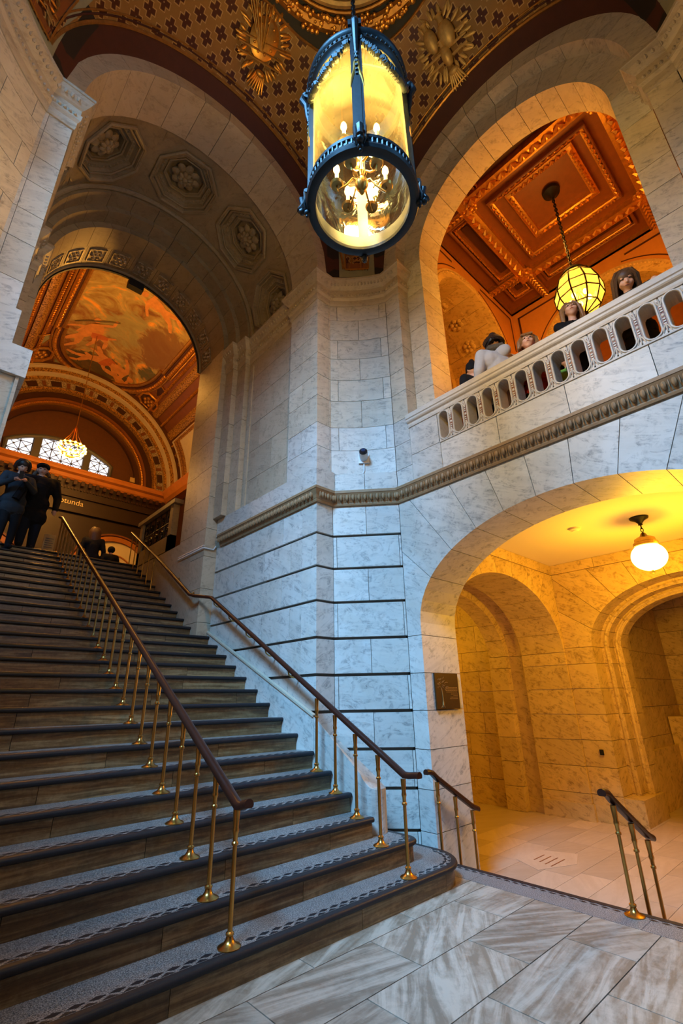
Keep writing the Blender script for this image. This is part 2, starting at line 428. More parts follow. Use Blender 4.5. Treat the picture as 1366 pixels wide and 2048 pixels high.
def courses(u0, u1, zs, F, d0, d1, parent, blk=.9, mat='marble', gap=.007, name='stone_block', phase=0, zgap=None):
    for i in range(len(zs)-1):
        off = (blk*.5 if (i+phase) % 2 else 0); cuts = [u0]; k = u0+off+blk*(.0 if off else 1)
        while k < u1-.16:
            if k > u0+.16: cuts.append(k)
            k += blk
        cuts.append(u1)
        for a, b in zip(cuts, cuts[1:]):
            p = inset(rect(a, b, zs[i], zs[i+1]), gap/2)
            if zgap: p = rect(a+gap/2, b-gap/2, zs[i]+zgap/2, zs[i+1]-zgap/2)
            MB().prism(p, F, d0, d1).build(name, mat, parent)
def arch_pt(uc, v0, a, b, t): return (uc+a*cos(t), v0+b*sin(t))
def ring(uc, v0, a0, b0, a1, b1, n, F, d0, d1, parent, mat='marble', name='voussoir', gap=.007, t0=0.0, t1=pi, sub=4):
    for k in range(n):
        ta = t0+(t1-t0)*k/n; tb = t0+(t1-t0)*(k+1)/n
        inn = [arch_pt(uc, v0, a0, b0, ta+(tb-ta)*i/sub) for i in range(sub+1)]
        out = [arch_pt(uc, v0, a1, b1, ta+(tb-ta)*i/sub) for i in range(sub+1)]
        stone(inn+out[::-1], F, d0, d1, parent, mat, gap, name)
def wedges(uc, v0, a, b, ts, R, F, d0, d1, parent, mat='marble', name='voussoir', gap=.007, foc=None, sub=4):
    """arch stones running from the arch curve out to the rectangle R=(u0,u1,v0,v1)"""
    u0, u1, w0, w1 = R; foc = foc or (uc, v0-.6)
    def hit(p):
        d = Vector(p)-Vector(foc); k = 1e9
        if d.y > 1e-6: k = min(k, (w1-foc[1])/d.y)
        if d.x > 1e-6: k = min(k, (u1-foc[0])/d.x)
        if d.x < -1e-6: k = min(k, (u0-foc[0])/d.x)
        return (foc[0]+d.x*k, foc[1]+d.y*k)
    for ta, tb in zip(ts, ts[1:]):
        inn = [arch_pt(uc, v0, a, b, ta+(tb-ta)*i/sub) for i in range(sub+1)]
        A, B = hit(inn[0]), hit(inn[-1]); outer = [B]
        for cx, cy in ((u1, w1), (u0, w1)):
            if (abs(A[0]-cx) < 1e-6 and abs(B[1]-cy) < 1e-6 and abs(A[1]-cy) > 1e-4) or (abs(B[0]-cx) < 1e-6 and abs(A[1]-cy) < 1e-6 and abs(B[1]-cy) > 1e-4): outer.append((cx, cy))
        outer.append(A)
        if abs(ta) < 1e-6: outer.append((u1, v0))
        if abs(tb-pi) < 1e-6: outer.insert(0, (u0, v0))
        stone(inn+outer, F, d0, d1, parent, mat, gap, name)

# ================================================================== STRUCTURE
# ---- landing floor: running-bond marble slabs
fl = thing('floor', 'large grey veined marble slabs of the landing floor', 'floor', kind='structure')
MB().box(-.9, 4.25, -2.0, 2.99, -.14, -.016).build('screed', 'mortar', fl)
rows = [2.985, 2.825, 2.3825, 1.94, 1.4975, 1.055, .6125, .17, -.27, -.71, -1.15, -1.6]
for i, (y1, y0) in enumerate(zip(rows, rows[1:])):
    x = (2.335 if (i == 0 or i % 2 == 0) else 2.815) - 4*.9575
    while x < 4.24:
        a, b = max(x, -.88), min(x+.9575, 4.253)
        if b-a > .05: stone(rect(a, b, y0, y1), FZ(0), -.03, 0, fl, 'floor', .007, 'marble_slab')
        x += .9575
stone(rect(3.3, 4.253, 2.985, 3.9), FZ(0), -.03, 0, fl, 'floor', .007, 'marble_slab')
# terrazzo border at the head of the short flight down to the corridor
bs = thing('threshold_border', 'speckled terrazzo border strip with dark mosaic edge at the corridor steps', 'threshold', kind='structure')
ycuts = [-1.2, .35, 1.62, 2.99, 3.74]
for a, b in zip(ycuts, ycuts[1:]):
    stone(rect(4.253, 4.505, a, b), FZ(0), -.06, 0, bs, 'terrazzo', .003, 'terrazzo_strip')
MB().box(4.503, 4.553, -1.2, 3.5, -.05, .002).build('dark_edge', 'nosing', bs)
mb = MB(); y = -1.1
while y < 3.4:
    mb.add([(4.47, y-.036, .0012), (4.485, y, .0012), (4.47, y+.036, .0012), (4.455, y, .0012)], [(0, 1, 2, 3)])
    mb.add([(4.499, y, .0012), (4.499, y+.06, .0012), (4.49, y+.03, .0012)], [(0, 1, 2)]); y += .082
tag(mb.build('mosaic_border', 'nosing', bs, fix=False), kind='stuff')
# two steps down and the corridor floor
ZF = -2*RIS
for k in range(2):
    x = 4.553+k*TRD
    MB().box(x, x+.03, -1.2, 3.545, -RIS*(k+1), -RIS*k-.05).build('riser_stone', 'riser', bs)
    if k == 0: MB().box(x, x+TRD, -1.2, 3.545, -RIS-.05, -RIS).build('tread', 'terrazzo', bs)
cf = thing('floor_corridor', 'warm lit cream stone paving of the lower corridor', 'floor', kind='structure')
MB().box(4.84, 13, -3, 9.2, ZF-.2, ZF-.012).build('screed', 'mortar', cf)
MB().box(5.0, 9.4, 4.55, 9.1, ZF-.012, ZF-.001).box(9.5, 12.8, -2, 4, ZF-.012, ZF-.001).build('paving_beyond', 'corr_floor', cf)
rr = random.Random(3)
y = -2.2; i = 0
while y < 4.4:
    x = 4.845-(i % 3)*.31
    while x < 9.4:
        w = .78+.5*rr.random(); a, b = max(x, 4.845), min(x+w, 9.5)
        if b-a > .1: stone(rect(a, b, y, y+.34), FZ(ZF), -.02, 0, cf, 'corr_floor', .004, 'paving_slab')
        x += w
    y += .34; i += 1
# lettered pentagon slab by the passage
pent = MB().prism([(6.0, 3.28), (6.5, 3.05), (6.9, 3.2), (6.75, 3.62), (6.2, 3.66)], FZ(ZF), .001, .004).build('inscribed_slab', 'corr_floor', cf)
mb = MB()
for k in range(4): mb.box(6.22+.03*k, 6.58, 3.22+.085*k, 3.235+.085*k, ZF+.0042, ZF+.005)
mb.build('incised_lines', 'brown_panel', pent)

# ---- right wall, lower storey: the arch to the corridor
wr = thing('wall_right', 'pale veined marble wall with wide arch to the lit corridor', 'wall', kind='structure')
F = FX(XB); T = X2-XB
YL, ZE, AE, BE = 1.69, 2.356, 1.855, 1.104
JZ = [-.5, .21, .60, .986, 1.382, 1.783, 2.208]
for s in (0, 1):
    a, b = (YL+AE, YCH) if s == 0 else (-.38, YL-AE)
    for z0, z1 in zip(JZ, JZ[1:]): stone(rect(a, b, z0, z1), F, 0, T, wr)
ts = [math.acos(max(-1, min(1, (v-YL)/AE))) for v in (3.34, 3.01, 2.65, 2.29, 1.91, 1.52, 1.125, .753, .37, .04)]
foc = (YL, 1.2)
wedges(YL, ZE, AE, BE, ts, (-.38, YCH, 0, 3.98), F, 0, T, wr, foc=foc)
for s in (1, -1):      # the springing stones
    e = ts[0] if s > 0 else pi-ts[-1]
    arc = [(YL+s*AE*cos(e*i/4), ZE+BE*sin(e*i/4)) for i in range(5)]
    side = YCH if s > 0 else -.38
    p = arc[-1]; d = Vector(p)-Vector(foc); k = (side-foc[0])/d.x
    stone([(side, JZ[-1]), (YL+s*AE, JZ[-1])]+arc+[(side, min(3.97, foc[1]+d.y*k))], F, 0, T, wr)
MB().box(XB+.06, X2-.01, -1.6, -.39, -.5, 3.98).build('wall_core', 'marble', wr)

# ---- the corner piers
def mp(mx, my):
    def f(p): return (2*XC-p[0] if mx else p[0], 2*YC-p[1] if my else p[1])
    return f
GZ = [-.1, .21, .60, .986, 1.382, 1.783, 2.208, 2.652, 3.092, 3.536, 3.985]
UZ = [4.452, 4.84, 5.223, 5.69, 6.076, 6.478, 6.847, 7.256, 7.56]
def concave(n=8, sag=.045, a=(3.93, 4.43), b=(XB, YCH)):
    A, B = Vector(a), Vector(b); nn = Vector((B.y-A.y, A.x-B.x)).normalized()
    if nn.dot(Vector((1, 1))) < 0: nn = -nn
    return [tuple(A+(B-A)*t+nn*sag*4*t*(1-t)) for t in [i/n for i in range(n+1)]]
def vstone(poly, z0, z1, parent, mat='marble', gap=.006, zg=.007, name='stone_block'):
    MB().prism(inset(poly, gap/2), FZ(0), z0+zg/2, z1-zg/2).build(name, mat, parent)
def pier(mx, my, name, label, low=True, stairside=True):
    f = mp(mx, my); w = thing(name, label, 'wall', kind='structure')
    P = lambda pts: [f(p) for p in pts]
    if low:
        MB().prism(P([(XS+.035, YA+.035), (X1+.015, YA+.035), (XB+.02, YCH+.045), (X2, YCH+.04), (X2, 5.6), (XS+.035, 5.6)]), FZ(0), -.4, 4.17).build('wall_core', 'mortar', w)
        for i, (z0, z1) in enumerate(zip(GZ, GZ[1:])):
            zg = .034
            vstone(P([(XS, YA), (X1, YA), (X1, YA+.3), (XS, YA+.3)]), z0, z1, w, zg=zg, gap=.002)
            A, B = Vector((X1, YA)), Vector((XB, YCH)); nn = Vector((.67, .603)).normalized()*.25
            cuts = [0, .5, 1] if i % 2 == 1 else [0, .055, .965, 1]
            for t0, t1 in zip(cuts, cuts[1:]):
                a, b = A+(B-A)*t0, A+(B-A)*t1
                vstone(P([tuple(a), tuple(b), tuple(b+nn), tuple(a+nn)]), z0, z1, w, zg=zg, gap=.006)
            if stairside:
                js = [YA+.3, 5.18, 6.02, 7.135] if i % 2 else [YA+.3, 4.98, 5.62, 6.5, 7.135]
                for a, b in zip(js, js[1:]): vstone(P([(XS, a), (XS+.3, a), (XS+.3, b), (XS, b)]), z0, z1, w, zg=zg)
    # plinth course above the cornice
    c = [(XS-.028, 7.12), (XS-.028, YA-.028), (X1-.005, YA-.028)]
    vstone(P([(XS-.03, 7.13), (XS-.03, YA-.03), (XS+.3, YA-.03), (XS+.3, 7.13)]), 4.165, 4.482, w, zg=.004)
    vstone(P([(XS+.3, YA-.03), (X1+.02, YA-.03), (X1+.02, YA+.3), (XS+.3, YA+.3)]), 4.165, 4.482, w, zg=.004, gap=.002)
    A, B = Vector((X1, YA)), Vector((XB, YCH)); nn = Vector((.67, .603)).normalized()*.3
    for t0, t1 in ((0.0, .5), (.5, 1)):
        a, b = A+(B-A)*t0, A+(B-A)*t1; vstone(P([tuple(a), tuple(b), tuple(b+nn), tuple(a+nn)]), 4.165, 4.452, w, zg=.004)
    # upper courses: pilaster to the stair, hollow corner, strip beside the balcony arch
    MB().prism(P([(XS+.05, YA+.05), (3.93, YA+.05), (4.30, 4.19), (XB+.05, YCH+.05), (XB+.05, 3.5), (4.95, 3.5), (4.95, 5.1), (XS+.05, 5.1)]), FZ(0), 4.46, ZS+.1).build('wall_core', 'mortar', w)
    cc = concave()
    for i, (z0, z1) in enumerate(zip(UZ, UZ[1:])):
        mt_ = 'marble' if z1 < 5.3 else 'marble_aged_lamplit'  # lantern-lit warmth of the upper courses is put into their colour
        ys = [YA, YA+.36, 5.13] if i % 2 else [YA, 5.13]
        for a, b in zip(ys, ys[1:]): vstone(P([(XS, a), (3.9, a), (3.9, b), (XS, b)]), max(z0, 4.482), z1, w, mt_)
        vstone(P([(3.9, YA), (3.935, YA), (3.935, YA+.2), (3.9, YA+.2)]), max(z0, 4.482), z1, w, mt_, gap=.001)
        idx = [0, 4, 8] if i % 2 == 0 else [0, 1, 7, 8]
        for a, b in zip(idx, idx[1:]):
            seg = cc[a:b+1]; bk = [(p[0]+.25, p[1]+.23) for p in seg[::-1]]
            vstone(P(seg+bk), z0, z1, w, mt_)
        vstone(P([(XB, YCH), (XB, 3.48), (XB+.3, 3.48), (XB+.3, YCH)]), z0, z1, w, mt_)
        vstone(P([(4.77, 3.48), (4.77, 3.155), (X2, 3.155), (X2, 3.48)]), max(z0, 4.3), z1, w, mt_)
    vstone(P([(4.77, 3.48), (4.77, 3.155), (X2, 3.155), (X2, 3.48)]), 7.56, ZS, w)
    vstone(P([(XB, YCH), (XB, 3.48), (XB+.3, 3.48), (XB+.3, YCH)]), 4.165, 4.452, w)
    vstone(P([(4.77, 3.5), (4.77, 3.155), (X2, 3.155), (X2, 3.5)]), 4.1, 4.452, w)
    return w, f
wp, fp = pier(False, False, 'wall_pier_right', 'bevelled marble corner pier with grooved courses between stair and corridor arch')
wpl, fpl = pier(True, False, 'wall_pier_left', 'brownish marble corner pier at the far left of the stair', True, False)
wpf, fpf = pier(False, True, 'wall_pier_near', 'marble corner pier at the upper right edge', False, False)
# carved pedestal on the left side of the stair
lp = thing('wall_stair_left', 'shaded marble side wall on the left of the stair', 'wall', kind='structure')
MB().box(-.2, .105, 4.38, 5.13, 4.5, 4.87).box(-.2, .267, 4.38, 6.4, 4.2, 4.5).build('plinth', 'marble', lp)
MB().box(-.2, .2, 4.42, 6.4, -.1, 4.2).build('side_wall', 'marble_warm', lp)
MB().box(.2, .226, 4.4, 4.47, 1, 4.2).build('pilaster_edge', 'marble_warm', lp)
mb = MB()
for k in range(6): mb.tube([(.205+.02*sin(j*.9), 4.6+.12*k+.04*cos(j*.8), 3.9-.05*j) for j in range(9)], .016, 6)
mb.build('carved_scrolls', 'marble_warm', lp, True)

# ---- egg-and-dart cornice
def rel(prof, z): return [(o, z+h) for o, h in prof]
tr = thing('trim_1', 'brown stained egg-and-dart cornice running around the pier', 'cornice', kind='structure')
path = [(XS, 6.98), (XS, YA), (X1, YA), (XB, YCH), (XB, -1.2)]
prof = [(-.02, 3.962), (.022, 3.962), (.03, 3.985), (.03, 3.998), (.035, 4.005), (.05, 4.05), (.085, 4.12), (.092, 4.125), (.092, 4.16), (.082, 4.168), (-.02, 4.168)]
M['cornice'] = plain('stained_cornice_stone', (.30, .185, .09), .6, 0, .35, 14)
MB().sweep(prof, path).build('cornice_body', 'cornice', tr)
egg = MB().ball((0, 0, 0), (.026, .03, .046), 8, 6).mesh('egg', 'cornice', True)
dart = MB().ball((0, 0, 0), (.008, .012, .046), 6, 4).mesh('dart', 'cornice', True)
for a, b in zip(path, path[1:]):
    A, B = Vector(a), Vector(b); L = (B-A).length; n = max(1, round(L/.083)); d = (B-A)/L; nr = Vector((d.y, -d.x)); an = atan2(d.y, d.x)
    for k in range(n):
        if b[1] < 0 and (A+d*L*(k+.5)/n).y < -.2: break
        for me, off in ((egg, .5), (dart, 0)):
            p = A+d*(L*(k+off)/n)+nr*(.062 if off else .07)
            o = link('egg' if off else 'dart', me, tr, (p.x, p.y, 4.062)); o.rotation_euler = (0, 0, an)
# ---- impost cornices
IMP = [(-.02, 7.55), (.012, 7.55), (.02, 7.585), (.02, 7.66), (.045, 7.70), (.045, 7.715), (.05, 7.78), (.03, 7.80), (.03, 7.88), (.05, 7.90), (.10, 7.97), (.12, 8.02), (.13, 8.025), (.13, 8.065), (.115, 8.075), (-.02, 8.075)]
def impost(path, name, label, rev=False):
    t = thing(name, label, 'cornice', kind='structure')
    if rev: path = path[::-1]
    MB().sweep(IMP, path).build('cornice_body', 'marble_warm', t)
    bead = bpy.data.meshes.get('bead') or MB().ball((0, 0, 0), .021, 6, 4).mesh('bead', 'marble_warm', True)
    leaf = bpy.data.meshes.get('carved_leaf') or MB().ball((0, 0, 0), (.022, .02, .045), 6, 4).mesh('carved_leaf', 'marble_warm', True)
    bm_, lm_ = MB(), MB()
    for a, b in zip(path, path[1:]):
        A, B = Vector(a), Vector(b); L = (B-A).length
        if L < .02: continue
        d = (B-A)/L; nr = Vector((d.y, -d.x)); n = max(1, round(L/.055))
        for k in range(n):
            p = A+d*(L*(k+.5)/n)
            bm_.ball((p.x+nr.x*.05, p.y+nr.y*.05, 7.748), (.02, .02, .024), 6, 4)
        n = max(1, round(L/.07))
        for k in range(n):
            p = A+d*(L*(k+.5)/n)
            lm_.ball((p.x+nr.x*.082, p.y+nr.y*.082, 7.975), (.024, .024, .05), 6, 4)
    tag(bm_.build('bead_row', 'marble_warm', t, True), kind='stuff'); tag(lm_.build('leaf_row', 'marble_warm', t, True), kind='stuff')
base_path = [(3.543, 7.13), (3.543, 6.85), (3.643, 6.85), (3.643, 6.56), (3.74, 6.56), (3.74, 5.13), (XS, 5.13), (XS, YA)]+concave()+[(XB, 3.48), (4.77, 3.48)]
impost([fp(p) for p in base_path], 'trim_2', 'carved marble impost cornice on the middle corner pier')
impost([fpl(p) for p in base_path], 'trim_3', 'carved impost cornice on the left corner pier', True)
impost([fpf(p) for p in base_path[6:]], 'trim_4', 'carved impost cornice on the pier at the upper right', True)

# ---- upper right wall: balcony arch
wu = thing('wall_balcony', 'stepped marble arch above the balcony', 'wall', kind='structure')
ring(YC, ZS, 1.78, 1.78, 2.12, 2.12, 15, FX(XB), 0, .3, wu, 'marble_aged_lamplit')
ring(YC, ZS, 1.455, 1.40, 1.80, 1.80, 15, FX(4.77), 0, X2-4.77, wu, 'marble_aged_lamplit')
pb = [3.48, 3.0, 2.2, 1.4, .6, -.08]
for a, b in zip(pb, pb[1:]): stone(rect(b, a, 4.165, 4.588), FX(XB), 0, .3, wu)
stone(rect(3.0, 3.48, 4.588, 5.1), FX(XB), 0, .26, wu)
MB().box(XB+.3, X2, -.4, 3.6, 3.98, 4.3).build('floor_edge', 'marble_warm', wu)
MB().box(XB+.02, XB+.3, -1.6, 3.76, 3.975, 4.17).build('floor_band', 'marble', wu)

# ---- unseen left wall: added, its flattened arch shaped to cut off the daylight
wl = thing('wall_left_light_mask', 'unseen added marble wall with a flattened arch shaping the daylight', 'wall', kind='structure')
XL = 2*XC-XB
ring(YC, ZS, 2.02, 1.0, 2.2, 2.2, 13, FX(XL, -1), 0, .3, wl)
courses(-.4, 3.8, [-.1]+GZ[1:]+[4.45, 4.9], FX(XL, -1), 0, .4, wl, 1.1)

# ---- left arch over the stair
wa = thing('wall_stair_arch', 'tall round marble arch over the staircase', 'wall', kind='structure')
ring(XC, ZS, 1.802, 1.802, 2.12, 2.12, 14, FY(YA), 0, .70, wa, 'marble_warm')
# coffered barrel vault
cv = thing('ceiling_stair_vault', 'shadowed marble barrel vault with five octagonal rosette coffers', 'ceiling', kind='structure')
RV = 1.885
def cylmap(th0): return lambda s_, t_, d: (XC+(RV+d)*cos(th0+s_/RV), 5.845+t_, ZS+(RV+d)*sin(th0+s_/RV))
def octo(r): return [(r/cos(pi/8)*cos(pi/8+k*pi/4), r/cos(pi/8)*sin(pi/8+k*pi/4)) for k in range(8)]
for k in range(5):
    th = radians(13+k*39.7); Fm = cylmap(th); hs = RV*radians(19.85); ht = .715
    mb = MB(); levels = [(.53, 0), (.52, -.03), (.485, -.03), (.475, .035), (.435, .035), (.42, .09), (.36, .09), (.345, .15), (.275, .15), (.265, .27)]
    o0 = octo(.53)
    # surround: split the rectangle edge into eight pieces facing the octagon sides
    outer = [(hs, o0[0][1]), (o0[1][0], ht), (o0[2][0], ht), (-hs, o0[3][1]), (-hs, o0[4][1]), (o0[5][0], -ht), (o0[6][0], -ht), (hs, o0[7][1])]
    cor = {0: (hs, ht), 2: (-hs, ht), 4: (-hs, -ht), 6: (hs, -ht)}
    for i in range(8):
        j = (i+1) % 8; q = [o0[i], outer[i]]+([cor[i]] if i in cor else [])+[outer[j], o0[j]]
        mb.add([Fm(a, b, 0) for a, b in q], [tuple(range(len(q)))])
    for (ra, da), (rb, db) in zip(levels, levels[1:]):
        A, B = octo(ra), octo(rb)
        for i in range(8):
            j = (i+1) % 8; mb.add([Fm(*A[i], da), Fm(*A[j], da), Fm(*B[j], db), Fm(*B[i], db)], [(0, 1, 2, 3)])
    mb.add([Fm(*p, .27) for p in octo(.265)], [tuple(range(8))])
    for i in range(40):      # egg row inside the frame
        a = 2*pi*i/40; rr_ = .41/max(abs(cos((a % (pi/4))-pi/8)), .5)*cos(pi/8)**0
        mb.ball(Fm(.39*cos(a)/cos(((a+pi/8) % (pi/4))-pi/8), .39*sin(a)/cos(((a+pi/8) % (pi/4))-pi/8), .09), .022, 5, 4)
    for sx in (-1, 1):
        for sy in (-1, 1): mb.add([Fm(sx*(hs-.05), sy*(ht-.05), -.012), Fm(sx*(hs-.24), sy*(ht-.05), -.012), Fm(sx*(hs-.05), sy*(ht-.26), -.012), Fm(sx*(hs-.11), sy*(ht-.11), .0)], [(0, 1, 3), (1, 2, 3), (2, 0, 3)])
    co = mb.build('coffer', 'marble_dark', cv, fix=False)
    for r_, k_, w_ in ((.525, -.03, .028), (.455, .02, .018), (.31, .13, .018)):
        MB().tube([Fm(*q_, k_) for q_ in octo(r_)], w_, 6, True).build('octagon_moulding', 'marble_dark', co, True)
    ro = MB(); cN = Vector(Fm(0, 0, .1))
    ax = (Vector(Fm(0, 0, 0))-Vector(Fm(0, 0, .1))).normalized(); ey = Vector((0, 1, 0)); ex = ey.cross(ax).normalized()
    for i in range(8):
        a = 2*pi*i/8; dd = ex*cos(a)+ey*sin(a); tt = ax.cross(dd)
        M3 = Matrix((dd, tt, ax)).transposed(); c = Vector(Fm(0, 0, .15))+dd*.155
        ro.ball(c, (.10, .075, .055), 8, 5, 0, M3)
        a += pi/8; dd = ex*cos(a)+ey*sin(a); tt = ax.cross(dd); M3 = Matrix((dd, tt, ax)).transposed()
        ro.ball(Vector(Fm(0, 0, .09))+dd*.075, (.065, .045, .05), 8, 5, 0, M3)
    ro.ball(Vector(Fm(0, 0, .06)), .055, 8, 6)
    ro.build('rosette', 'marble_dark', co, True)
# recessed side walls of the vault bay (right and left), above the plinth
for mx, w in ((False, wp), (True, wpl)):
    f = mp(mx, False); P = lambda pts: [f(p) for p in pts]
    for z0, z1 in zip([4.3]+UZ[1:], UZ[1:]+[8.1]): pass
    zz = [4.482, 5.0, 5.55, 6.1, 6.65, 7.15, 7.56]
    for i, (z0, z1) in enumerate(zip(zz, zz[1:])):
        ys = [5.13, 5.7, 6.56] if i % 2 else [5.13, 6.1, 6.56]
        for a, b in zip(ys, ys[1:]): vstone(P([(3.74, a), (3.9, a), (3.9, b), (3.74, b)]), z0, z1, w, 'marble_warm')
    MB().prism(P([(3.72, 6.40), (3.9, 6.40), (3.9, 6.47), (3.72, 6.47)]), FZ(0), 4.482, 7.45).build('panel_mould', 'marble_warm', w)
    MB().prism(P([(3.8, 5.13), (3.95, 5.13), (3.95, 6.6), (3.8, 6.6)]), FZ(0), 4.2, 8.2).build('wall_core', 'mortar', w)
    # nested jambs of the inner arch
    for (xa, xb, ya, yb) in ((3.643, 3.9, 6.56, 6.85), (3.543, 3.9, 6.85, 7.135)):
        zz2 = [4.482, 5.1, 5.7, 6.3, 6.95, 7.56, ZS]
        for z0, z1 in zip(zz2, zz2[1:]): vstone(P([(xa, ya), (xb, ya), (xb, yb), (xa, yb)]), z0, z1, w, 'marble_warm')
    zz3 = [0.2, .95, 1.6, 2.15, 2.7, 3.25, 3.8, 4.3, 4.9, 5.5, 6.1, 6.7, 7.3, ZS]
    for z0, z1 in zip(zz3, zz3[1:]):
        vstone(P([(3.436, 7.135), (3.9, 7.135), (3.9, 7.64), (3.436, 7.64)]), z0, z1, w, 'marble_warm')
        vstone(P([(3.45, 7.64), (3.9, 7.64), (3.9, 8.18), (3.45, 8.18)]), z0, z1, w, 'marble_warm')
# inner arch rings
wi = thing('wall_inner_arch', 'shadowed inner arch with nested mouldings framing the painted rotunda ceiling', 'wall', kind='structure')
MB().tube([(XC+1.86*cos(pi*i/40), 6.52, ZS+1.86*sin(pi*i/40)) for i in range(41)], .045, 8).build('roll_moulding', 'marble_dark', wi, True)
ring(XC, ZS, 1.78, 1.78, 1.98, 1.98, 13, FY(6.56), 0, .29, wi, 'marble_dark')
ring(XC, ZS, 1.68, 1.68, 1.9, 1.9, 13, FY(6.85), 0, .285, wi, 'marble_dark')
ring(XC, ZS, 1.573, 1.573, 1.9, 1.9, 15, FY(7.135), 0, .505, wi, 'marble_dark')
# carved soffit band: frame ring and relief panels
for k in range(11):
    t0, t1 = pi*k/11, pi*(k+1)/11; tm = (t0+t1)/2
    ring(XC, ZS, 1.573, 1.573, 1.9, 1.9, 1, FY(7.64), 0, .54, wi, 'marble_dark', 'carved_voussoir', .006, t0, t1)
    def C(dt, y, r): return (XC+r*cos(tm+dt), y, ZS+r*sin(tm+dt))
    mb = MB()
    a = .105
    for da, db, ya, yb in ((-a, a, 7.70, 7.715), (-a, a, 8.02, 8.035), (-a, -a+.01, 7.70, 8.035), (a-.01, a, 7.70, 8.035)):
        mb.add([C(da, ya, 1.56), C(db, ya, 1.56), C(db, yb, 1.56), C(da, yb, 1.56), C(da, ya, 1.58), C(db, ya, 1.58), C(db, yb, 1.58), C(da, yb, 1.58)],
               [(0, 1, 2, 3), (0, 1, 5, 4), (2, 3, 7, 6), (0, 3, 7, 4), (1, 2, 6, 5)])
    for q in range(7):
        an = 2*pi*q/6; r_ = .055 if q < 6 else 0
        mb.ball(C(r_*cos(an)*1.0, 7.865+r_*1.7*sin(an), 1.572), (.04, .045, .025), 7, 4)
    mb.build('relief_panel', 'relief_band', wi)
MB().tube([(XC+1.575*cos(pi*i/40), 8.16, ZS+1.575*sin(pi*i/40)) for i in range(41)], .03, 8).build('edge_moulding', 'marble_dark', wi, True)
mb = MB()      # black ring standing in for shade at the rotunda edge; small fixture
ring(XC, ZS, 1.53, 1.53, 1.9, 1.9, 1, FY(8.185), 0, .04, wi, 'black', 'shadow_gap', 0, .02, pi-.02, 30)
MB().box(1.72, 2.02, 8.16, 8.3, ZS+1.36, ZS+1.54).build('projector_box', 'black', wi)

# ---- sail vault over the landing
R = 3.39; HX, HY = XB-XC, YA-YC
vt = thing('ceiling', 'brown and gold stencilled vault over the landing', 'ceiling', kind='structure')
def sph(dx, dy, k=0):
    q = max(0, R*R-dx*dx-dy*dy); v = Vector((dx, dy, sqrt(q)))
    if k: v = v*((R-k)/R)
    return (XC+v.x, YC+v.y, ZS+v.z)
BW = .17
def rmax(a, hx, hy):
    c, s_ = abs(cos(a)), abs(sin(a)); return min(R, hx/max(c, 1e-6), hy/max(s_, 1e-6))
def pol(a, r): return r*cos(a), r*sin(a)
def vuv(u, v):
    a = 2*pi*u; r = v*rmax(a, HX-BW, HY-BW); g = R*math.asin(min(1, r/R)); return (g*cos(a)+.0, g*sin(a))
MB().grid(lambda u, v: sph(*pol(2*pi*u, v*rmax(2*pi*u, HX-BW, HY-BW))), 240, 40, 0, vuv).build('stencilled_surface', 'vault', vt, 'all', fix=False)
for hx, sx, ax in ((HX, 1, 0), (HX, -1, 0), (HY, 1, 1), (HY, -1, 1)):
    lim = sqrt(R*R-hx*hx)
    def band(u, v):
        p = sx*(hx-BW*(1-v)-.0*v); q = (2*u-1)*sqrt(max(0, R*R-p*p))
        return sph(p, q) if ax == 0 else sph(q, p)
    MB().grid(band, 60, 2).build('dark_border', 'maroon', vt, 'all', fix=False)
    p = sx*(hx-BW-.01); lim2 = sqrt(R*R-p*p)
    for off, rad, mt in ((0, .024, 'gold_dim'), (.045, .012, 'maroon'), (.07, .012, 'gold_dim')):
        pp = p-sx*off; l2 = sqrt(R*R-pp*pp)
        pts = [(sph(pp, l2*.999*sin(pi*(i/48-.5)), .01) if ax == 0 else sph(l2*.999*sin(pi*(i/48-.5)), pp, .01)) for i in range(1, 48)]
        MB().tube(pts, rad, 6).build('gilt_moulding', mt, vt, True)
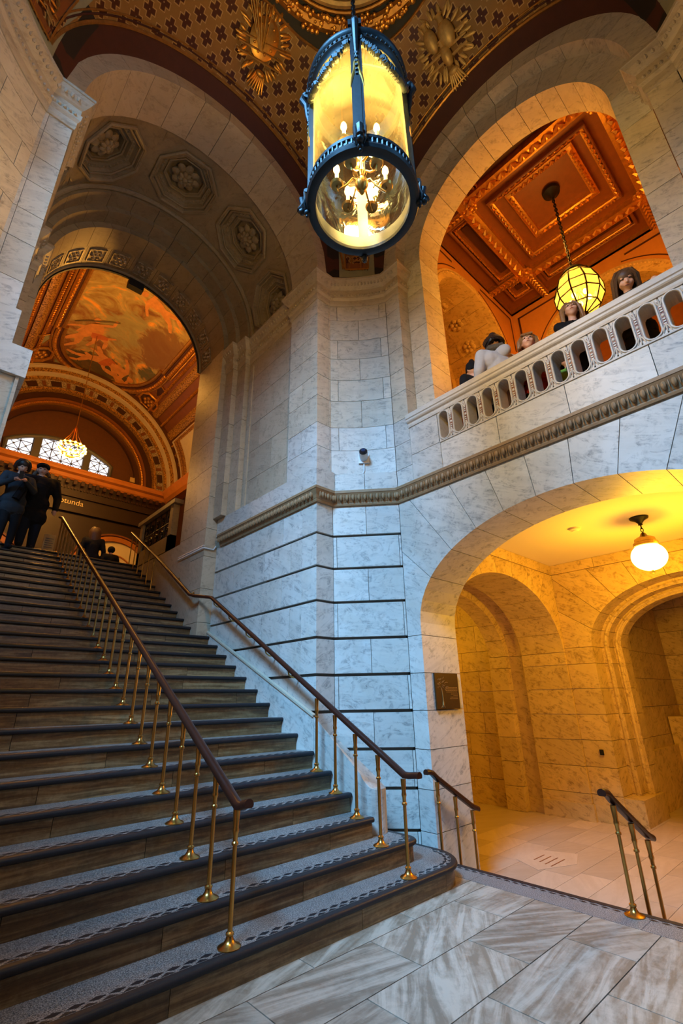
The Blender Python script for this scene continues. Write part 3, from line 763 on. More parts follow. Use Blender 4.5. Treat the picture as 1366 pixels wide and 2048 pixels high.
# painted strips up the four corners
def strip(az, w0, w1, e0, e1, k, name, mat, parent, n=24):
    """w0..w1 metres to the side of the diagonal, e0..e1 elevation in degrees"""
    d = Vector((cos(az), sin(az))); s_ = Vector((-sin(az), cos(az)))
    def g(u, v):
        e = radians(e0+(e1-e0)*u); w = w0+(w1-w0)*v; rr_ = (R-k)
        z = rr_*sin(e); h = rr_*cos(e); h2 = sqrt(max(0, h*h-w*w))
        p = d*h2+s_*w; return (XC+p.x, YC+p.y, ZS+z)
    return MB().grid(g, n, 3).build(name, mat, parent, 'all', fix=False)
for az in (45, 135, -45):
    az = radians(az)
    strip(az, -.50, .50, 0, 20, .006, 'black_ground', 'black', vt)
    strip(az, -.30, .30, 0, 66, .012, 'corner_strip', 'green_paint', vt)
    strip(az, -.19, .19, 3, 17, .02, 'painted_panel', 'brown_panel', vt)
    strip(az, -.16, .16, 24, 62, .02, 'painted_panel', 'brown_panel', vt)
    for w in (-.2, .2):
        strip(az, w-.012, w+.012, 2.5, 17.5, .035, 'gilt_fillet', 'gold_dim', vt)
        strip(az, w*.85-.01, w*.85+.01, 23.5, 62.5, .035, 'gilt_fillet', 'gold_dim', vt)
    strip(az, -.2, .2, 2.2, 2.8, .035, 'gilt_fillet', 'gold', vt, 2)
    strip(az, -.2, .2, 17.2, 17.8, .035, 'gilt_fillet', 'gold', vt, 2)
    rr = random.Random(int(az*10)); mb = MB()
    for q in range(16):
        e = radians(5+10*rr.random()); w = -.12+.24*rr.random(); h = (R-.04)*cos(e); d = Vector((cos(az), sin(az))); s_ = Vector((-sin(az), cos(az)))
        p = d*h+s_*w; a = rr.random()*6
        mb.tube([(XC+p.x+s_.x*.07*cos(a)*t, YC+p.y+s_.y*.07*cos(a)*t, ZS+(R-.04)*sin(e)+.06*sin(a)*t) for t in (-1, -.3, .4, 1)], [.004, .016, .014, .003], 5)
    mb.build('painted_trophy', 'gold_dim', vt, True)
# dark cartouche round the crown, wreath and oculus
def polar(az, p, k=0):
    rr_ = R-k; return (XC+rr_*sin(p)*cos(az), YC+rr_*sin(p)*sin(az), ZS+rr_*cos(p))
def cart(az):      # outline of the dark field: polar angle, with stepped shoulders at the diagonals
    d = abs(((az-pi/4+pi/4) % (pi/2))-pi/4); dd = math.degrees(d)
    if dd < 12: return radians(33.5)
    if dd < 15: return radians(33.5-(dd-12)*.9)
    if dd < 22: return radians(30.8-(dd-15)*.12)
    return radians(30-(dd-22)*.075)
MB().grid(lambda u, v: polar(2*pi*u, radians(15)+(cart(2*pi*u)-radians(15))*v, .02), 200, 4).build('dark_field', 'black', vt, 'all', fix=False)
MB().tube([polar(2*pi*i/200, cart(2*pi*i/200), .03) for i in range(200)], .02, 6, True).build('gilt_moulding', 'gold_dim', vt, True)
MB().grid(lambda u, v: polar(2*pi*u, radians(21*v), .03), 60, 8).build('oculus', 'maroon', vt, 'all', fix=False)
MB().tube([polar(2*pi*i/60, radians(21), .05) for i in range(60)], .06, 8, True).build('oculus_ring', 'gold_pale', vt, True)
MB().tube([polar(2*pi*i/60, radians(22.6), .05) for i in range(60)], .03, 8, True).build('oculus_ring', 'gold_dim', vt, True)
wre = thing('fruit_wreath', 'gilded fruit garland wreath around the ceiling centre', 'ornament', polar(0, radians(26), 0))
rr = random.Random(5); mb = MB()
for i in range(620):
    az = 2*pi*i/620+.02*rr.random(); sag = .5+.5*abs(sin(2*az)); p = radians(25.6+(rr.random()-.5)*4.6*sag)
    r_ = .022+.03*rr.random(); mb.ball(polar(az, p, .07+.08*rr.random()), r_, 6, 4)
tag(mb.build('fruit_garland', 'gold', wre, True), kind='stuff')
MB().tube([polar(2*pi*i/60, radians(25.4), .05) for i in range(60)], .09, 8, True).build('garland_core', 'gold_dim', wre, True)
for q in range(4):
    az = pi/4+q*pi/2; mb = MB()
    c = Vector(polar(az, radians(26), .10)); t = Vector((-sin(az), cos(az), 0)); rad = (Vector(polar(az, radians(30), .1))-c).normalized(); nn = t.cross(rad)
    for s_ in (-1, 1):
        mb.tube([c+t*s_*(.09+.05*sin(j*.55))+rad*(-.16+.07*j) for j in range(7)], [.03, .045, .045, .04, .035, .03, .012], 7)
        mb.tube([c+t*s_*(.13+.045*cos(j*.8))+rad*(.06+.045*sin(j*.8)) for j in range(9)], .018, 6)
        mb.tube([c+t*s_*(.22+.02*sin(j*1.3))+rad*(.1+.06*j) for j in range(6)], [.03, .035, .03, .025, .02, .008], 6)
    mb.ball(c, (.1, .1, .08), 10, 6)
    mb.build('scroll_bracket', 'gold', wre, True)
# gilded trophies on the stencilled field
def trophy(az, p0, kind, name, label, mat):
    c = Vector(polar(az, p0, .03)); dn = (Vector(polar(az, p0+.05, .03))-c).normalized(); sd = Vector((-sin(az), cos(az), 0)); nn = sd.cross(dn)
    if nn.dot(Vector((XC, YC, ZS))-c) < 0: nn = -nn
    t = thing(name, label, 'ornament', c); rr = random.Random(kind+2)
    at = lambda a, b, h=.02: c+sd*a+dn*b+nn*h
    M3 = Matrix((sd, dn, nn)).transposed()
    mb = MB()
    if kind == 0:
        mb.ball(at(.02, -.04, .03), (.22, .27, .03), 22, 6, 0, M3).build('palette_disc', mat, t, True); mb = MB()
        for q in range(9): mb.ball(at(.02+.15*cos(q*.7), -.04+.19*sin(q*.7), .058), .022, 6, 4)
        mb.build('paint_dabs', mat, t, True)
        for q in range(6): MB().tube([at(-.02+.012*q, .12, .07), at(.06+.075*q, -.26-.03*abs(q-2.5), .075), at(.075+.088*q, -.34-.03*abs(q-2.5), .07)], [.008, .013, .020], 6).build('brush', mat, t, True)
        for q in range(3): MB().tube([at(-.34, -.10+.13*q, .045), at(.34, .10+.10*q, .05)], .016, 6).build('rod', mat, t, True)
        tail = (-.10, .40)
    else:
        for (a_, b_, ra, rb) in ((-.10, -.06, .12, .18), (.13, -.14, .10, .17), (.02, .16, .08, .15)):
            MB().ball(at(a_, b_, .05), (ra, rb, .07), 14, 8, 0, M3).tube([at(a_, b_-rb*.8, .06), at(a_, b_-rb*1.25, .06), at(a_, b_-rb*1.4, .06)], [ra*.45, ra*.35, ra*.6], 10).build('vase', mat, t, True)
        for q in range(3): MB().tube([at(-.36+.03*q, .02+.1*q, .04), at(.36, -.06+.12*q, .05)], .018, 6).build('staff', mat, t, True)
        tail = (.02, .42)
    for q in range(34):
        a = 2*pi*q/34+.15*rr.random(); r0 = .24+.06*rr.random(); b = Vector((cos(a)*r0, sin(a)*r0*1.2)); L = .10+.09*rr.random(); w = a+(rr.random()-.5)*.8; ld = sd*cos(w)+dn*sin(w); lt = nn.cross(ld)
        MB().ball(at(b.x+cos(w)*L*.5, b.y+sin(w)*L*.5, .03), (L*.55, .026, .012), 8, 4, 0, Matrix((ld, lt, nn)).transposed()).build('leaf', mat, t, True)
    for q in range(7): MB().tube([at(tail[0]+.02*q-.06, tail[1]-.06, .05), at(tail[0]+(q-3)*.03, tail[1]+.05, .06), at(tail[0]+(q-3)*.045, tail[1]+.17+.02*(q % 2), .04)], [.014, .018, .005], 6).build('tassel', mat, t, True)
    MB().ball(at(tail[0], tail[1]-.04, .06), (.08, .05, .04), 10, 6, 0, M3).build('knot', mat, t, True)
trophy(radians(88), radians(35.5), 0, 'gilded_trophy', 'gilded relief with a round palette on the left side of the vault', 'gold')
trophy(radians(2), radians(38.5), 1, 'gilded_trophy', 'pale gilded relief with vases on the right side of the vault', 'gold_pale')

# ================================================================== STAIRCASE
st = thing('staircase', 'wide marble staircase with terrazzo treads and dark inlaid nosings', 'staircase', (XC, Y0, 0))
def ynose(n): return Y0+(n-1)*TRD
def step_path(n):
    y = ynose(n)
    if n == 1: return [(-.45, y), (3.90, y)]+[(3.90+.38*sin(a), y+.38-.38*cos(a)) for a in [pi/2*i/10 for i in range(1, 11)]]+[(4.28, 3.72)]
    if n == 2: return [(-.45, y), (3.80, y)]+[(3.80+.11*sin(a), y+.11-.11*cos(a)) for a in [pi/2*i/6 for i in range(1, 7)]]+[(3.91, 4.35)]
    if y < 7.1: return [(-.1 if y < 4.4 else .17, y), (3.625, y)]
    return [(.27, y), (3.45, y)]
rr = random.Random(11)
for n in range(1, NST+1):
    P = step_path(n); y = ynose(n); z = n*RIS; d = TRD+.06
    if n == NST: d = .5
    zt = .042
    # tread: plan outline pulled in behind the nosing strip
    if n <= 2:

        out = []
        for i, p in enumerate(P):
            a = Vector(P[i])-Vector(P[i-1]) if i else Vector(P[1])-Vector(P[0]); b = Vector(P[i+1])-Vector(P[i]) if i < len(P)-1 else a
            h = (Vector((a.y, -a.x)).normalized()+Vector((b.y, -b.x)).normalized()).normalized(); out.append((p[0]-h.x*.02, p[1]-h.y*.02))
        poly = out+[(3.3, out[-1][1]), (3.3, y+d), (P[0][0], y+d)]
    else: poly = [(P[0][0], y+.02), (P[-1][0], y+.02), (P[-1][0], y+d), (P[0][0], y+d)]
    tr_ = MB().prism(poly, FZ(z), -zt, 0).build('tread', 'terrazzo', st)
    nose = [(-.022, z-zt), (.018, z-zt), (.030, z-zt+.008), (.034, z-zt*.5), (.030, z-.008), (.018, z+.001), (-.022, z+.001)]
    MB().sweep(nose, P).build('nosing', 'nosing', tr_, True)
    # riser stones
    x0, x1 = P[0][0], (3.9 if n == 1 else 3.8 if n == 2 else P[-1][0])
    cuts = [x0]; x = x0+.3+.9*rr.random()
    while x < x1-.25: cuts.append(x); x += .95+.5*rr.random()
    cuts.append(x1)
    for a, b in zip(cuts, cuts[1:]):
        MB().box(a+.002, b-.002, y, y+.04, z-RIS, z-zt).build('riser_stone', 'riser', st)
    if n <= 2: MB().sweep([(-.04, z-RIS), (0, z-RIS), (0, z-zt), (-.04, z-zt)], P[1:]).build('riser_stone', 'riser', st, True)
    # mosaic border on the nearer treads
    if n <= 12:
        mb = MB(); pts = [Vector(p) for p in P]
        if n > 2: pts = [Vector(P[0]), Vector(P[-1])]
        L = [0]
        for a, b in zip(pts, pts[1:]): L.append(L[-1]+(b-a).length)
        def at_(s_):
            for i in range(len(pts)-1):
                if s_ <= L[i+1] or i == len(pts)-2:
                    t = (s_-L[i])/max(1e-6, L[i+1]-L[i]); dd = (pts[i+1]-pts[i]).normalized(); return pts[i]+(pts[i+1]-pts[i])*t, dd, Vector((-dd.y, dd.x))
        s_ = .04; end = L[-1]-.1
        if n == 1: end -= .25
        if n == 2: end -= .85
        while s_ < end:
            p, dd, nn = at_(s_)
            if abs(p.x-1.865) > .13 or n > 8:
                zz = z+.0016; q = lambda a, b: (p.x+dd.x*a+nn.x*b, p.y+dd.y*a+nn.y*b, zz)
                mb.add([q(-.043, .070), q(0, .053), q(.043, .070), q(0, .088)], [(0, 1, 2, 3)])
                mb.add([q(.008, .028), q(.088, .028), q(.048, .054)], [(0, 1, 2)])
            s_ += .097
        tag(mb.build('mosaic_border', 'nosing', tr_, fix=False), kind='stuff')
MB().add([(-.45, Y0+.06, -.1), (-.45, Y0+NST*TRD, -.1), (-.45, Y0+NST*TRD, ZT-RIS), (-.45, Y0+.06, .0), (3.6, Y0+.06, -.1), (3.6, Y0+NST*TRD, -.1), (3.6, Y0+NST*TRD, ZT-RIS), (3.6, Y0+.06, .0)],
         [(0, 1, 2, 3), (4, 5, 6, 7), (3, 2, 6, 7)]).build('stair_core', 'mortar', st)
# marble curb ending in a rounded stop, and the stringer ledge on the wall
cb = thing('stair_curb', 'sloping white marble curb with rounded end at the right of the lowest steps', 'curb', (3.78, 3.6, .33))
pl = [(3.64, 4.44), (3.64, 3.72)]+[(3.785-.145*cos(a), 3.72-.145*sin(a)) for a in [pi*i/12 for i in range(1, 12)]]+[(3.93, 3.72), (3.93, 4.44)]
zc_ = lambda x, y: .655+.567*(max(y, 3.66)-3.58)+max(0, (3.80-x))*1.25*min(1, max(0, (y-3.6)/.25))
mb = MB(); nn_ = len(pl)
mb.add([(x, y, .331) for x, y in pl]+[(x, y, zc_(x, y)) for x, y in pl], [(i, (i+1) % nn_, nn_+(i+1) % nn_, nn_+i) for i in range(nn_)])
mb.add([(3.64, 4.44, zc_(3.64, 4.44)), (3.80, 4.44, zc_(3.8, 4.44)), (3.93, 4.44, zc_(3.93, 4.44)), (3.64, 3.72, zc_(3.64, 3.72)), (3.80, 3.72, zc_(3.8, 3.72)), (3.93, 3.72, zc_(3.93, 3.72))]+[(x, y, zc_(x, y)) for x, y in pl[2:-2]],
       [(0, 3, 4, 1), (1, 4, 5, 2), tuple([3]+list(range(6, 6+nn_-4))+[5, 4])])
mb.build('curb_stone', 'marble', cb)
sg = thing('stair_stringer', 'pale marble skirting ledge climbing the wall beside the steps', 'skirting', (3.63, 4.43, .9))
MB().prism([(4.43, .3), (7.13, 1.9), (7.13, 2.56), (4.43, 1.35)], FX(3.628), 0, .035).build('skirting_stone', 'marble', sg)
MB().prism([(4.43, 1.335), (7.13, 2.545), (7.13, 2.57), (4.43, 1.36)], FX(3.612), 0, .05).build('ledge', 'ivory', sg)
MB().prism([(7.64, 2.2), (10.2, 3.6), (10.2, 4.25), (7.64, 4.25)], FX(3.44), 0, .1).build('well_wall', 'marble_warm', sg)
MB().prism([(7.64, 2.2), (10.2, 3.6), (10.2, 4.25), (7.64, 4.25)], FX(.19), 0, .1).build('well_wall', 'marble_warm', sg)

# ================================================================== HANDRAILS
POST = [(0, 0), (.058, 0), (.058, .006), (.050, .012), (.030, .022), (.020, .04), (.0165, .055), (.021, .06), (.021, .07), (.0125, .078), (.0115, .50), (.018, .506), (.018, .518), (.0125, .526), (.0135, .56), (.0175, .575), (.0175, .585), (.0145, .60), (.019, .68), (.019, .70), (0, .70)]
POST = [(r*1.2, z) for r, z in POST]
post_me = MB().lathe(POST, seg=14).mesh('brass_post', 'brass', True)
post_far = MB().lathe([(0, 0), (.05, 0), (.02, .03), (.012, .07), (.0115, .5), (.018, .51), (.0125, .53), (.019, .68), (0, .70)], seg=8).mesh('brass_post_far', 'brass_dim', True)
def rail_sweep(pts, parent, name='handrail', w=.034, h=.032):
    """moulded wooden rail: flattened oval with a flat underside"""
    prof = [(cos(a)*w*(1 if abs(cos(a)) < .9 else 1.0), sin(a)*h+(.0)) for a in [2*pi*i/14 for i in range(14)]]
    prof = [(p[0], max(p[1], -h*.62)) for p in prof]
    P = [Vector(p) for p in pts]; v = []; f = []; m = len(prof)
    for i, p in enumerate(P):
        a = P[i]-P[i-1] if i else P[1]-P[0]; b = P[i+1]-P[i] if i < len(P)-1 else a
        t = (a.normalized()+b.normalized()).normalized(); sd = Vector((t.y, -t.x, 0))
        if sd.length < .01: sd = Vector((1, 0, 0))
        sd.normalize(); upv = sd.cross(t); upv = upv if upv.z > 0 else -upv
        v += [p+sd*q[0]+upv*q[1] for q in prof]
    for i in range(len(P)-1):
        for k in range(m): f.append((i*m+k, i*m+(k+1) % m, (i+1)*m+(k+1) % m, (i+1)*m+k))
    f += [tuple(range(m)), tuple(range((len(P)-1)*m, len(P)*m))]
    return MB().add(v, f).build(name, 'wood', parent, True)
SL = RIS/TRD
cr = thing('stair_handrail', 'dark wooden handrail on brass posts up the middle of the stair', 'handrail', (1.865, 3.046, RIS), group='stair handrails')
zr = lambda y: RIS+.725+(y-3.046)*SL
rail_sweep([(1.865, 2.905, .905), (1.865, 2.93, .902), (1.865, 2.985, .885), (1.865, 3.03, zr(3.03)), (1.865, 3.2, zr(3.2))]+[(1.865, 3.4+.35*i, zr(3.4+.35*i)) for i in range(21)]+[(1.865, 10.62, 5.13)], cr)
for n in range(1, NST+1): link('brass_post', post_me if n < 14 else post_far, cr, (1.865, 3.046+(n-1)*TRD, n*RIS))
rr_ = thing('stair_handrail', 'dark wooden handrail along the right wall of the stair on brackets and brass posts', 'handrail', (3.497, 3.046, RIS), group='stair handrails')
zq = lambda y: RIS+.735+(y-3.046)*SL
rail_sweep([(3.497, 2.86, .90), (3.497, 2.90, .898), (3.497, 2.97, .890), (3.497, 3.03, zq(3.03)), (3.497, 3.3, zq(3.3)), (3.497, 4.4, zq(4.4)), (3.497, 5.5, zq(5.5)), (3.497, 6.82, zq(6.82)), (3.49, 6.93, zq(6.87)), (3.33, 7.10, zq(6.92)), (3.30, 7.2, zq(6.98)), (3.30, 7.4, zq(7.2)), (3.30, 8.6, zq(8.5)), (3.30, 10.5, zq(10.42))], rr_)
for n in range(1, 6): link('brass_post', post_me, rr_, (3.497, 3.046+(n-1)*TRD, n*RIS))
for n in range(21, 27): link('brass_post', post_far, rr_, (3.30, 3.046+(n-1)*TRD+.06, n*RIS))
for y in (4.75, 5.25, 5.75, 6.25, 6.75):
    z = zq(y); MB().tube([(XS, y, z-.10), (3.56, y, z-.10), (3.51, y, z-.07), (3.497, y, z-.02)], .010, 8).ball((XS-.008, y, z-.10), (.012, .03, .03), 8, 6).build('rail_bracket', 'brass_dim', rr_, True)
for y in (7.35, 8.0):
    z = zq(y-.08); MB().tube([(3.436, y, z-.10), (3.35, y, z-.10), (3.30, y, z-.03)], .010, 8).ball((3.43, y, z-.1), (.012, .03, .03), 8, 6).build('rail_bracket', 'brass_dim', rr_, True)
def short_rail(y, x0, label):
    t = thing('short_handrail', label, 'handrail', (x0, y, 0), group='corridor step handrails')
    zz = lambda x: .735-(x-x0)*.5664
    rail_sweep([(x0-.17, y, .80), (x0-.13, y, .80), (x0-.07, y, .785), (x0, y, zz(x0)), (x0+.3, y, zz(x0+.3)), (x0+.56, y, zz(x0+.56)), (x0+.62, y, zz(x0+.62)+.004), (x0+.69, y, zz(x0+.66))+() if False else (x0+.69, y, zz(x0+.655))], t)
    for k in range(3): link('brass_post', post_me, t, (x0+.29*k, y, -RIS*k if k < 2 else ZF)).scale = (1, 1, 1.0)
short_rail(1.726, 4.465, 'short brass-post handrail standing free at the right of the corridor steps')
short_rail(3.43, 4.465, 'short brass-post handrail against the left jamb of the corridor arch')

# ================================================================== BALUSTRADE
bl = thing('balustrade', 'carved pale marble balcony balustrade with oval openings', 'balustrade', (XB, 1.5, 4.588))
def stad(hw, hh, n=8):
    pts = [(hw*cos(a), hh-hw+hw*sin(a)) for a in [pi*i/n for i in range(n+1)]]
    return pts+[(hw*cos(a), -(hh-hw)+hw*sin(a)) for a in [pi+pi*i/n for i in range(n+1)]]
PIT = .2165
def panel_mesh():
    mb = MB(); hw, hh, H2, W2 = .064, .20, .216, PIT/2
    inn = stad(hw, hh); n = len(inn)
    out = []
    for u, w in inn:      # project the slot outline onto the rectangle
        k = min(W2/abs(u) if abs(u) > 1e-6 else 9, H2/abs(w) if abs(w) > 1e-6 else 9); out.append((u*k, w*k))
    for i in range(n):
        j = (i+1) % n
        for d in (0, .2): mb.add([(d, *inn[i]), (d, *inn[j]), (d, *out[j]), (d, *out[i])], [(0, 1, 2, 3)])
        mb.add([(0, *inn[i]), (0, *inn[j]), (.2, *inn[j]), (.2, *inn[i])], [(0, 1, 2, 3)])
    for s1 in (-1, 1):
        for s2 in (-1, 1):
            c = (s1*W2, s2*H2)
            a = [p for p in out if p[0]*s1 > 0 and abs(abs(p[0])-W2) < 1e-6 and p[1]*s2 > 0]; b = [p for p in out if p[1]*s2 > 0 and abs(abs(p[1])-H2) < 1e-6 and p[0]*s1 > 0]
            if a and b:
                pa = max(a, key=lambda p: abs(p[1])); pb_ = max(b, key=lambda p: abs(p[0]))
                for d in (0, .2): mb.add([(d, *pa), (d, *c), (d, *pb_)], [(0, 1, 2)])
    return mb.mesh('pierced_panel', 'rail_marble', False, True)
pm = panel_mesh()
fr = MB().tube([(-.004, u, w) for u, w in stad(.075, .208)], .011, 6, True).mesh('slot_frame', 'rail_marble', True)
mb = MB(); o2 = MB()
for s_ in (-1, 1):
    for q in range(3): mb.tube([(-.004, 0, s_*.10), (-.008, s_*0+(q-1)*.022, s_*.15), (-.004, (q-1)*.034, s_*.195)], [.004, .009, .003], 5)
    for q in range(3): mb.box(-.010, .002, -.011, .011, s_*(.045+.028*q)-.008, s_*(.045+.028*q)+.008)
mb.ball((-.002, 0, 0), (.010, .016, .02), 8, 6)
om = mb.mesh('leaf_ornament', 'rail_marble', True)
gm = MB().box(-.002, .0, -.019, .019, -.165, .165).mesh('ornament_ground', 'brown_panel')
for k in range(14):
    y = 2.913-PIT*k; p = link('pierced_panel', pm, bl, (XB, y, 4.806))
    for nm, me, yy in (('slot_frame', fr, y), ('ornament_ground', gm, y-PIT/2), ('leaf_ornament', om, y-PIT/2)):
        link(nm, me, p, (XB, yy, 4.806))
MB().sweep([(-.24, 5.02), (.012, 5.02), (.018, 5.045), (.018, 5.075), (.04, 5.09), (.05, 5.105), (.05, 5.13), (.062, 5.14), (.062, 5.20), (.05, 5.215), (-.30, 5.215), (-.32, 5.19), (-.32, 5.1), (-.24, 5.08)], [(XB, 3.49), (XB, -.09)]).build('rail_cap', 'rail_marble', bl)
MB().box(XB-.016, XB+.26, -.09, 3.49, 5.048, 5.078).build('shadow_fillet', 'gold_pale', bl)
MB().box(XB-.012, XB+.24, -.09, 3.0, 4.575, 4.592).build('base_fillet', 'rail_marble', bl)
MB().box(XB+.001, XB+.24, -.12, 2.913-PIT*13.5, 4.59, 5.03).build('end_pier', 'rail_marble', bl)

# ================================================================== GREAT LANTERN
LX, LY = XC, YC; LZ0, LZ1, LR = 5.12, 6.52, .40
ln = thing('hanging_lantern', 'large cylindrical iron and glass lantern with lit candles hanging from the vault', 'lantern', (LX, LY, LZ0))
def lring(z, r, prof, name, mat='iron', par=ln): return MB().lathe([(r+a, b) for a, b in prof], (LX, LY, z), 48).build(name, mat, par, True)
lo = lring(LZ0, LR, [(-.022, .0), (-.022, .13), (.012, .135), (.028, .12), (.03, .085), (.018, .078), (.018, .03), (.034, .022), (.045, -.01), (.035, -.035), (.0, -.045), (-.03, -.035), (-.035, -.01), (-.022, 0)], 'bottom_ring')
mb = MB()
for k in range(72):
    a = 2*pi*k/72
    if min(abs(((a-radians(225-11)) % (pi/2))), 9) < .0: continue
    mb.tube([(LX+(LR+.022)*cos(a), LY+(LR+.022)*sin(a), LZ0+.034), (LX+(LR+.024)*cos(a), LY+(LR+.024)*sin(a), LZ0+.078)], .009, 5)
tag(mb.build('fluting', 'iron', lo), kind='stuff')
up_ = lring(LZ1, LR, [(-.03, -.06), (.0, -.06), (.012, -.03), (.030, -.015), (.03, .03), (.045, .045), (.05, .075), (.038, .10), (.0, .115), (-.05, .11), (-.055, .0), (-.03, -.06)], 'top_ring')
mb = MB()
for k in range(64): a = 2*pi*k/64; mb.ball((LX+(LR+.032)*cos(a), LY+(LR+.032)*sin(a), LZ1+.006), .013, 5, 4)
tag(mb.build('beading', 'iron', up_), kind='stuff')
gl = MB().lathe([(LR-.008, LZ0+.06), (LR-.008, LZ1-.02)], (LX, LY, 0), 64).build('glass_cylinder', 'amber_glass', ln, True, fix=False)
BA = [radians(223+90*k) for k in range(4)]
for a in BA:
    d = Vector((cos(a), sin(a))); t = Vector((-sin(a), cos(a)))
    def LF(u, w, dd): return (LX+d.x*(LR+dd)+t.x*u, LY+d.y*(LR+dd)+t.y*u, w)
    b = MB().prism(rect(-.045, .045, LZ0+.10, LZ1+.12), LF, -.012, .028).prism(rect(-.055, .055, LZ1+.12, LZ1+.2), LF, -.012, .05).prism(rect(-.026, .026, LZ0+.2, LZ1-.05), LF, .028, .036).build('upright', 'iron', ln)
    mb = MB()
    for q in range(9):
        zz = LZ1-.12-.055*q; s_ = 1-.07*q
        for sg_ in (-1, 1): mb.ball(LF(sg_*.010*s_, zz, .042), (.015*s_, .015*s_, .026*s_), 6, 4)
    tag(mb.build('leaf_drop', 'iron', b, True), kind='stuff')
    mb = MB()      # scroll console at the foot
    for u in (-.036, -.018, 0, .018, .036): mb.tube([LF(u, LZ0+.17, .02), LF(u, LZ0+.14, .055), LF(u, LZ0+.06, .05), LF(u, LZ0+.0, .065), LF(u*.6, LZ0-.035, .05)], [.010, .014, .012, .014, .006], 6)
    mb.tube([LF(-.05, LZ0+.15, .04), LF(.05, LZ0+.15, .04)], .022, 8); mb.ball(LF(0, LZ0-.05, .04), .026, 10, 6); mb.ball(LF(0, LZ0-.085, .04), .012, 8, 6)
    mb.build('scroll_console', 'iron', b, True)
    mb = MB()      # figure-like finial cartouche at the crown
    mb.tube([LF(0, LZ1+.2, .02), LF(0, LZ1+.28, -.03), LF(0, LZ1+.38, -.14), LF(0, LZ1+.46, -.27), LF(0, LZ1+.5, -.38)], [.03, .026, .022, .02, .02], 8)
    mb.ball(LF(0, LZ1+.16, .04), (.03, .03, .05), 8, 6)
    mb.build('crown_arm', 'iron', b, True)
for a in BA:      # side scrolls and ribbon ends between the uprights
    d = Vector((cos(a), sin(a)))
    def LP(r, z): return (LX+d.x*r, LY+d.y*r, z)
    MB().tube([LP(LR+.04, LZ1+.06), LP(LR+.09, LZ1+.09), LP(LR+.10, LZ1+.03), LP(LR+.06, LZ1-.06), LP(LR+.05, LZ1-.2), LP(LR+.03, LZ1-.33)], [.03, .026, .03, .026, .02, .012], 8).ball(LP(LR+.07, LZ1+.10), .035, 8, 6).build('crown_scroll', 'iron', ln, True)
    MB().tube([LP(LR+.03, LZ0+.12), LP(LR+.08, LZ0+.1), LP(LR+.07, LZ0+.04), LP(LR+.09, LZ0-.01), LP(LR+.05, LZ0-.05)], [.02, .032, .024, .032, .012], 8).ball(LP(LR+.08, LZ0-.03), .028, 8, 6).build('foot_scroll', 'iron', ln, True)
    for s_ in (-1, 1): MB().tube([(LX+(LR+.03)*cos(a+s_*.12*j/5), LY+(LR+.03)*sin(a+s_*.12*j/5), LZ1-.35-.07*j+.02*sin(j*2)) for j in range(6)], [.012, .016, .010, .016, .010, .004], 6).build('ribbon_end', 'gold', ln, True)
for k in range(4):      # leaf swags between the uprights
    a0 = BA[k]; mb = MB(); rr = random.Random(k)
    for q in range(44):
        t = (q+.5)/44; a = a0+.09+(pi/2-.18)*t; z = LZ1-.05-.24*sin(pi*t)**1.0*.95
        mb.ball((LX+(LR+.018)*cos(a), LY+(LR+.018)*sin(a), z+.02*(rr.random()-.5)), .020+.020*rr.random(), 6, 4)
    tag(mb.build('leaf_swag', 'iron', ln, True), kind='stuff')
hub = MB().lathe([(0, -.02), (.05, -.02), (.07, .02), (.05, .06), (.03, .1), (.04, .16), (.02, .2), (0, .2)], (LX, LY, LZ1+.42), 16).build('crown_hub', 'iron', ln, True)
MB().tube([(LX, LY, LZ0+.25), (LX, LY, LZ1+.5)], .012, 8).build('centre_rod', 'brass', ln, True)
body = MB().lathe([(0, -.11), (.012, -.10), (.02, -.085), (.012, -.07), (.035, -.045), (.055, 0), (.05, .04), (.025, .07), (.02, .12), (.035, .15), (.015, .19), (.012, .3), (0, .3)], (LX, LY, LZ0+.22), 16).build('candelabra_body', 'brass_dim', ln, True)
# lantern chain up to the crown
mb = MB(); link_me = MB().tube([(.018*cos(2*pi*i/12), 0, .034*sin(2*pi*i/12)) for i in range(12)], .008, 6, True).mesh('chain_link', 'iron', True)
zc = LZ1+.66; k = 0
while zc < ZS+R-.1: link('chain_link', link_me, ln, (LX, LY, zc), (0, 0, pi/2*(k % 2)+.4)); zc += .052; k += 1
mb = MB().lathe([(.026, 0), (.026, .004), (.02, .006), (.02, .01), (0, .01)], seg=12)
for k in range(9):
    up9 = k >= 6; n_ = 3 if up9 else 6
    a = radians(20)+2*pi*(k % 6)/6 if not up9 else radians(50)+2*pi*(k-6)/3
    r1 = .20 if not up9 else .16; z0 = LZ0+.25 if not up9 else LZ0+.50; zt_ = LZ0+.20 if not up9 else LZ0+.62
    d = Vector((cos(a), sin(a))); Q = lambda r, z: (LX+d.x*r, LY+d.y*r, z)
    arm = MB().tube([Q(.02, z0), Q(.07, z0+.05), Q(.12, z0-.03), Q(r1-.01, zt_-.05), Q(r1, zt_)], [.011, .010, .009, .009, .009], 7).lathe([(0, -.004), (.045, .0), (.055, .02), (.05, .024), (.02, .02), (0, .02)], Q(r1, zt_), 14).build('candle_arm', 'brass_dim', ln, True)
    MB().lathe([(.0, .02), (.015, .02), (.015, .15), (0, .155)], Q(r1, zt_), 10).build('candle_sleeve', 'wax', arm, True)
    MB().lathe([(0, .155), (.016, .165), (.027, .195), (.022, .23), (.006, .265), (0, .27)], Q(r1, zt_), 10).build('candle_bulb', 'bulb', arm, True)
    if k % 3 == 0: light('candle_glow', 'POINT', (LX+.09*cos(a), LY+.09*sin(a), LZ0+.62+.09*k), 90, (1, .62, .15), .06)

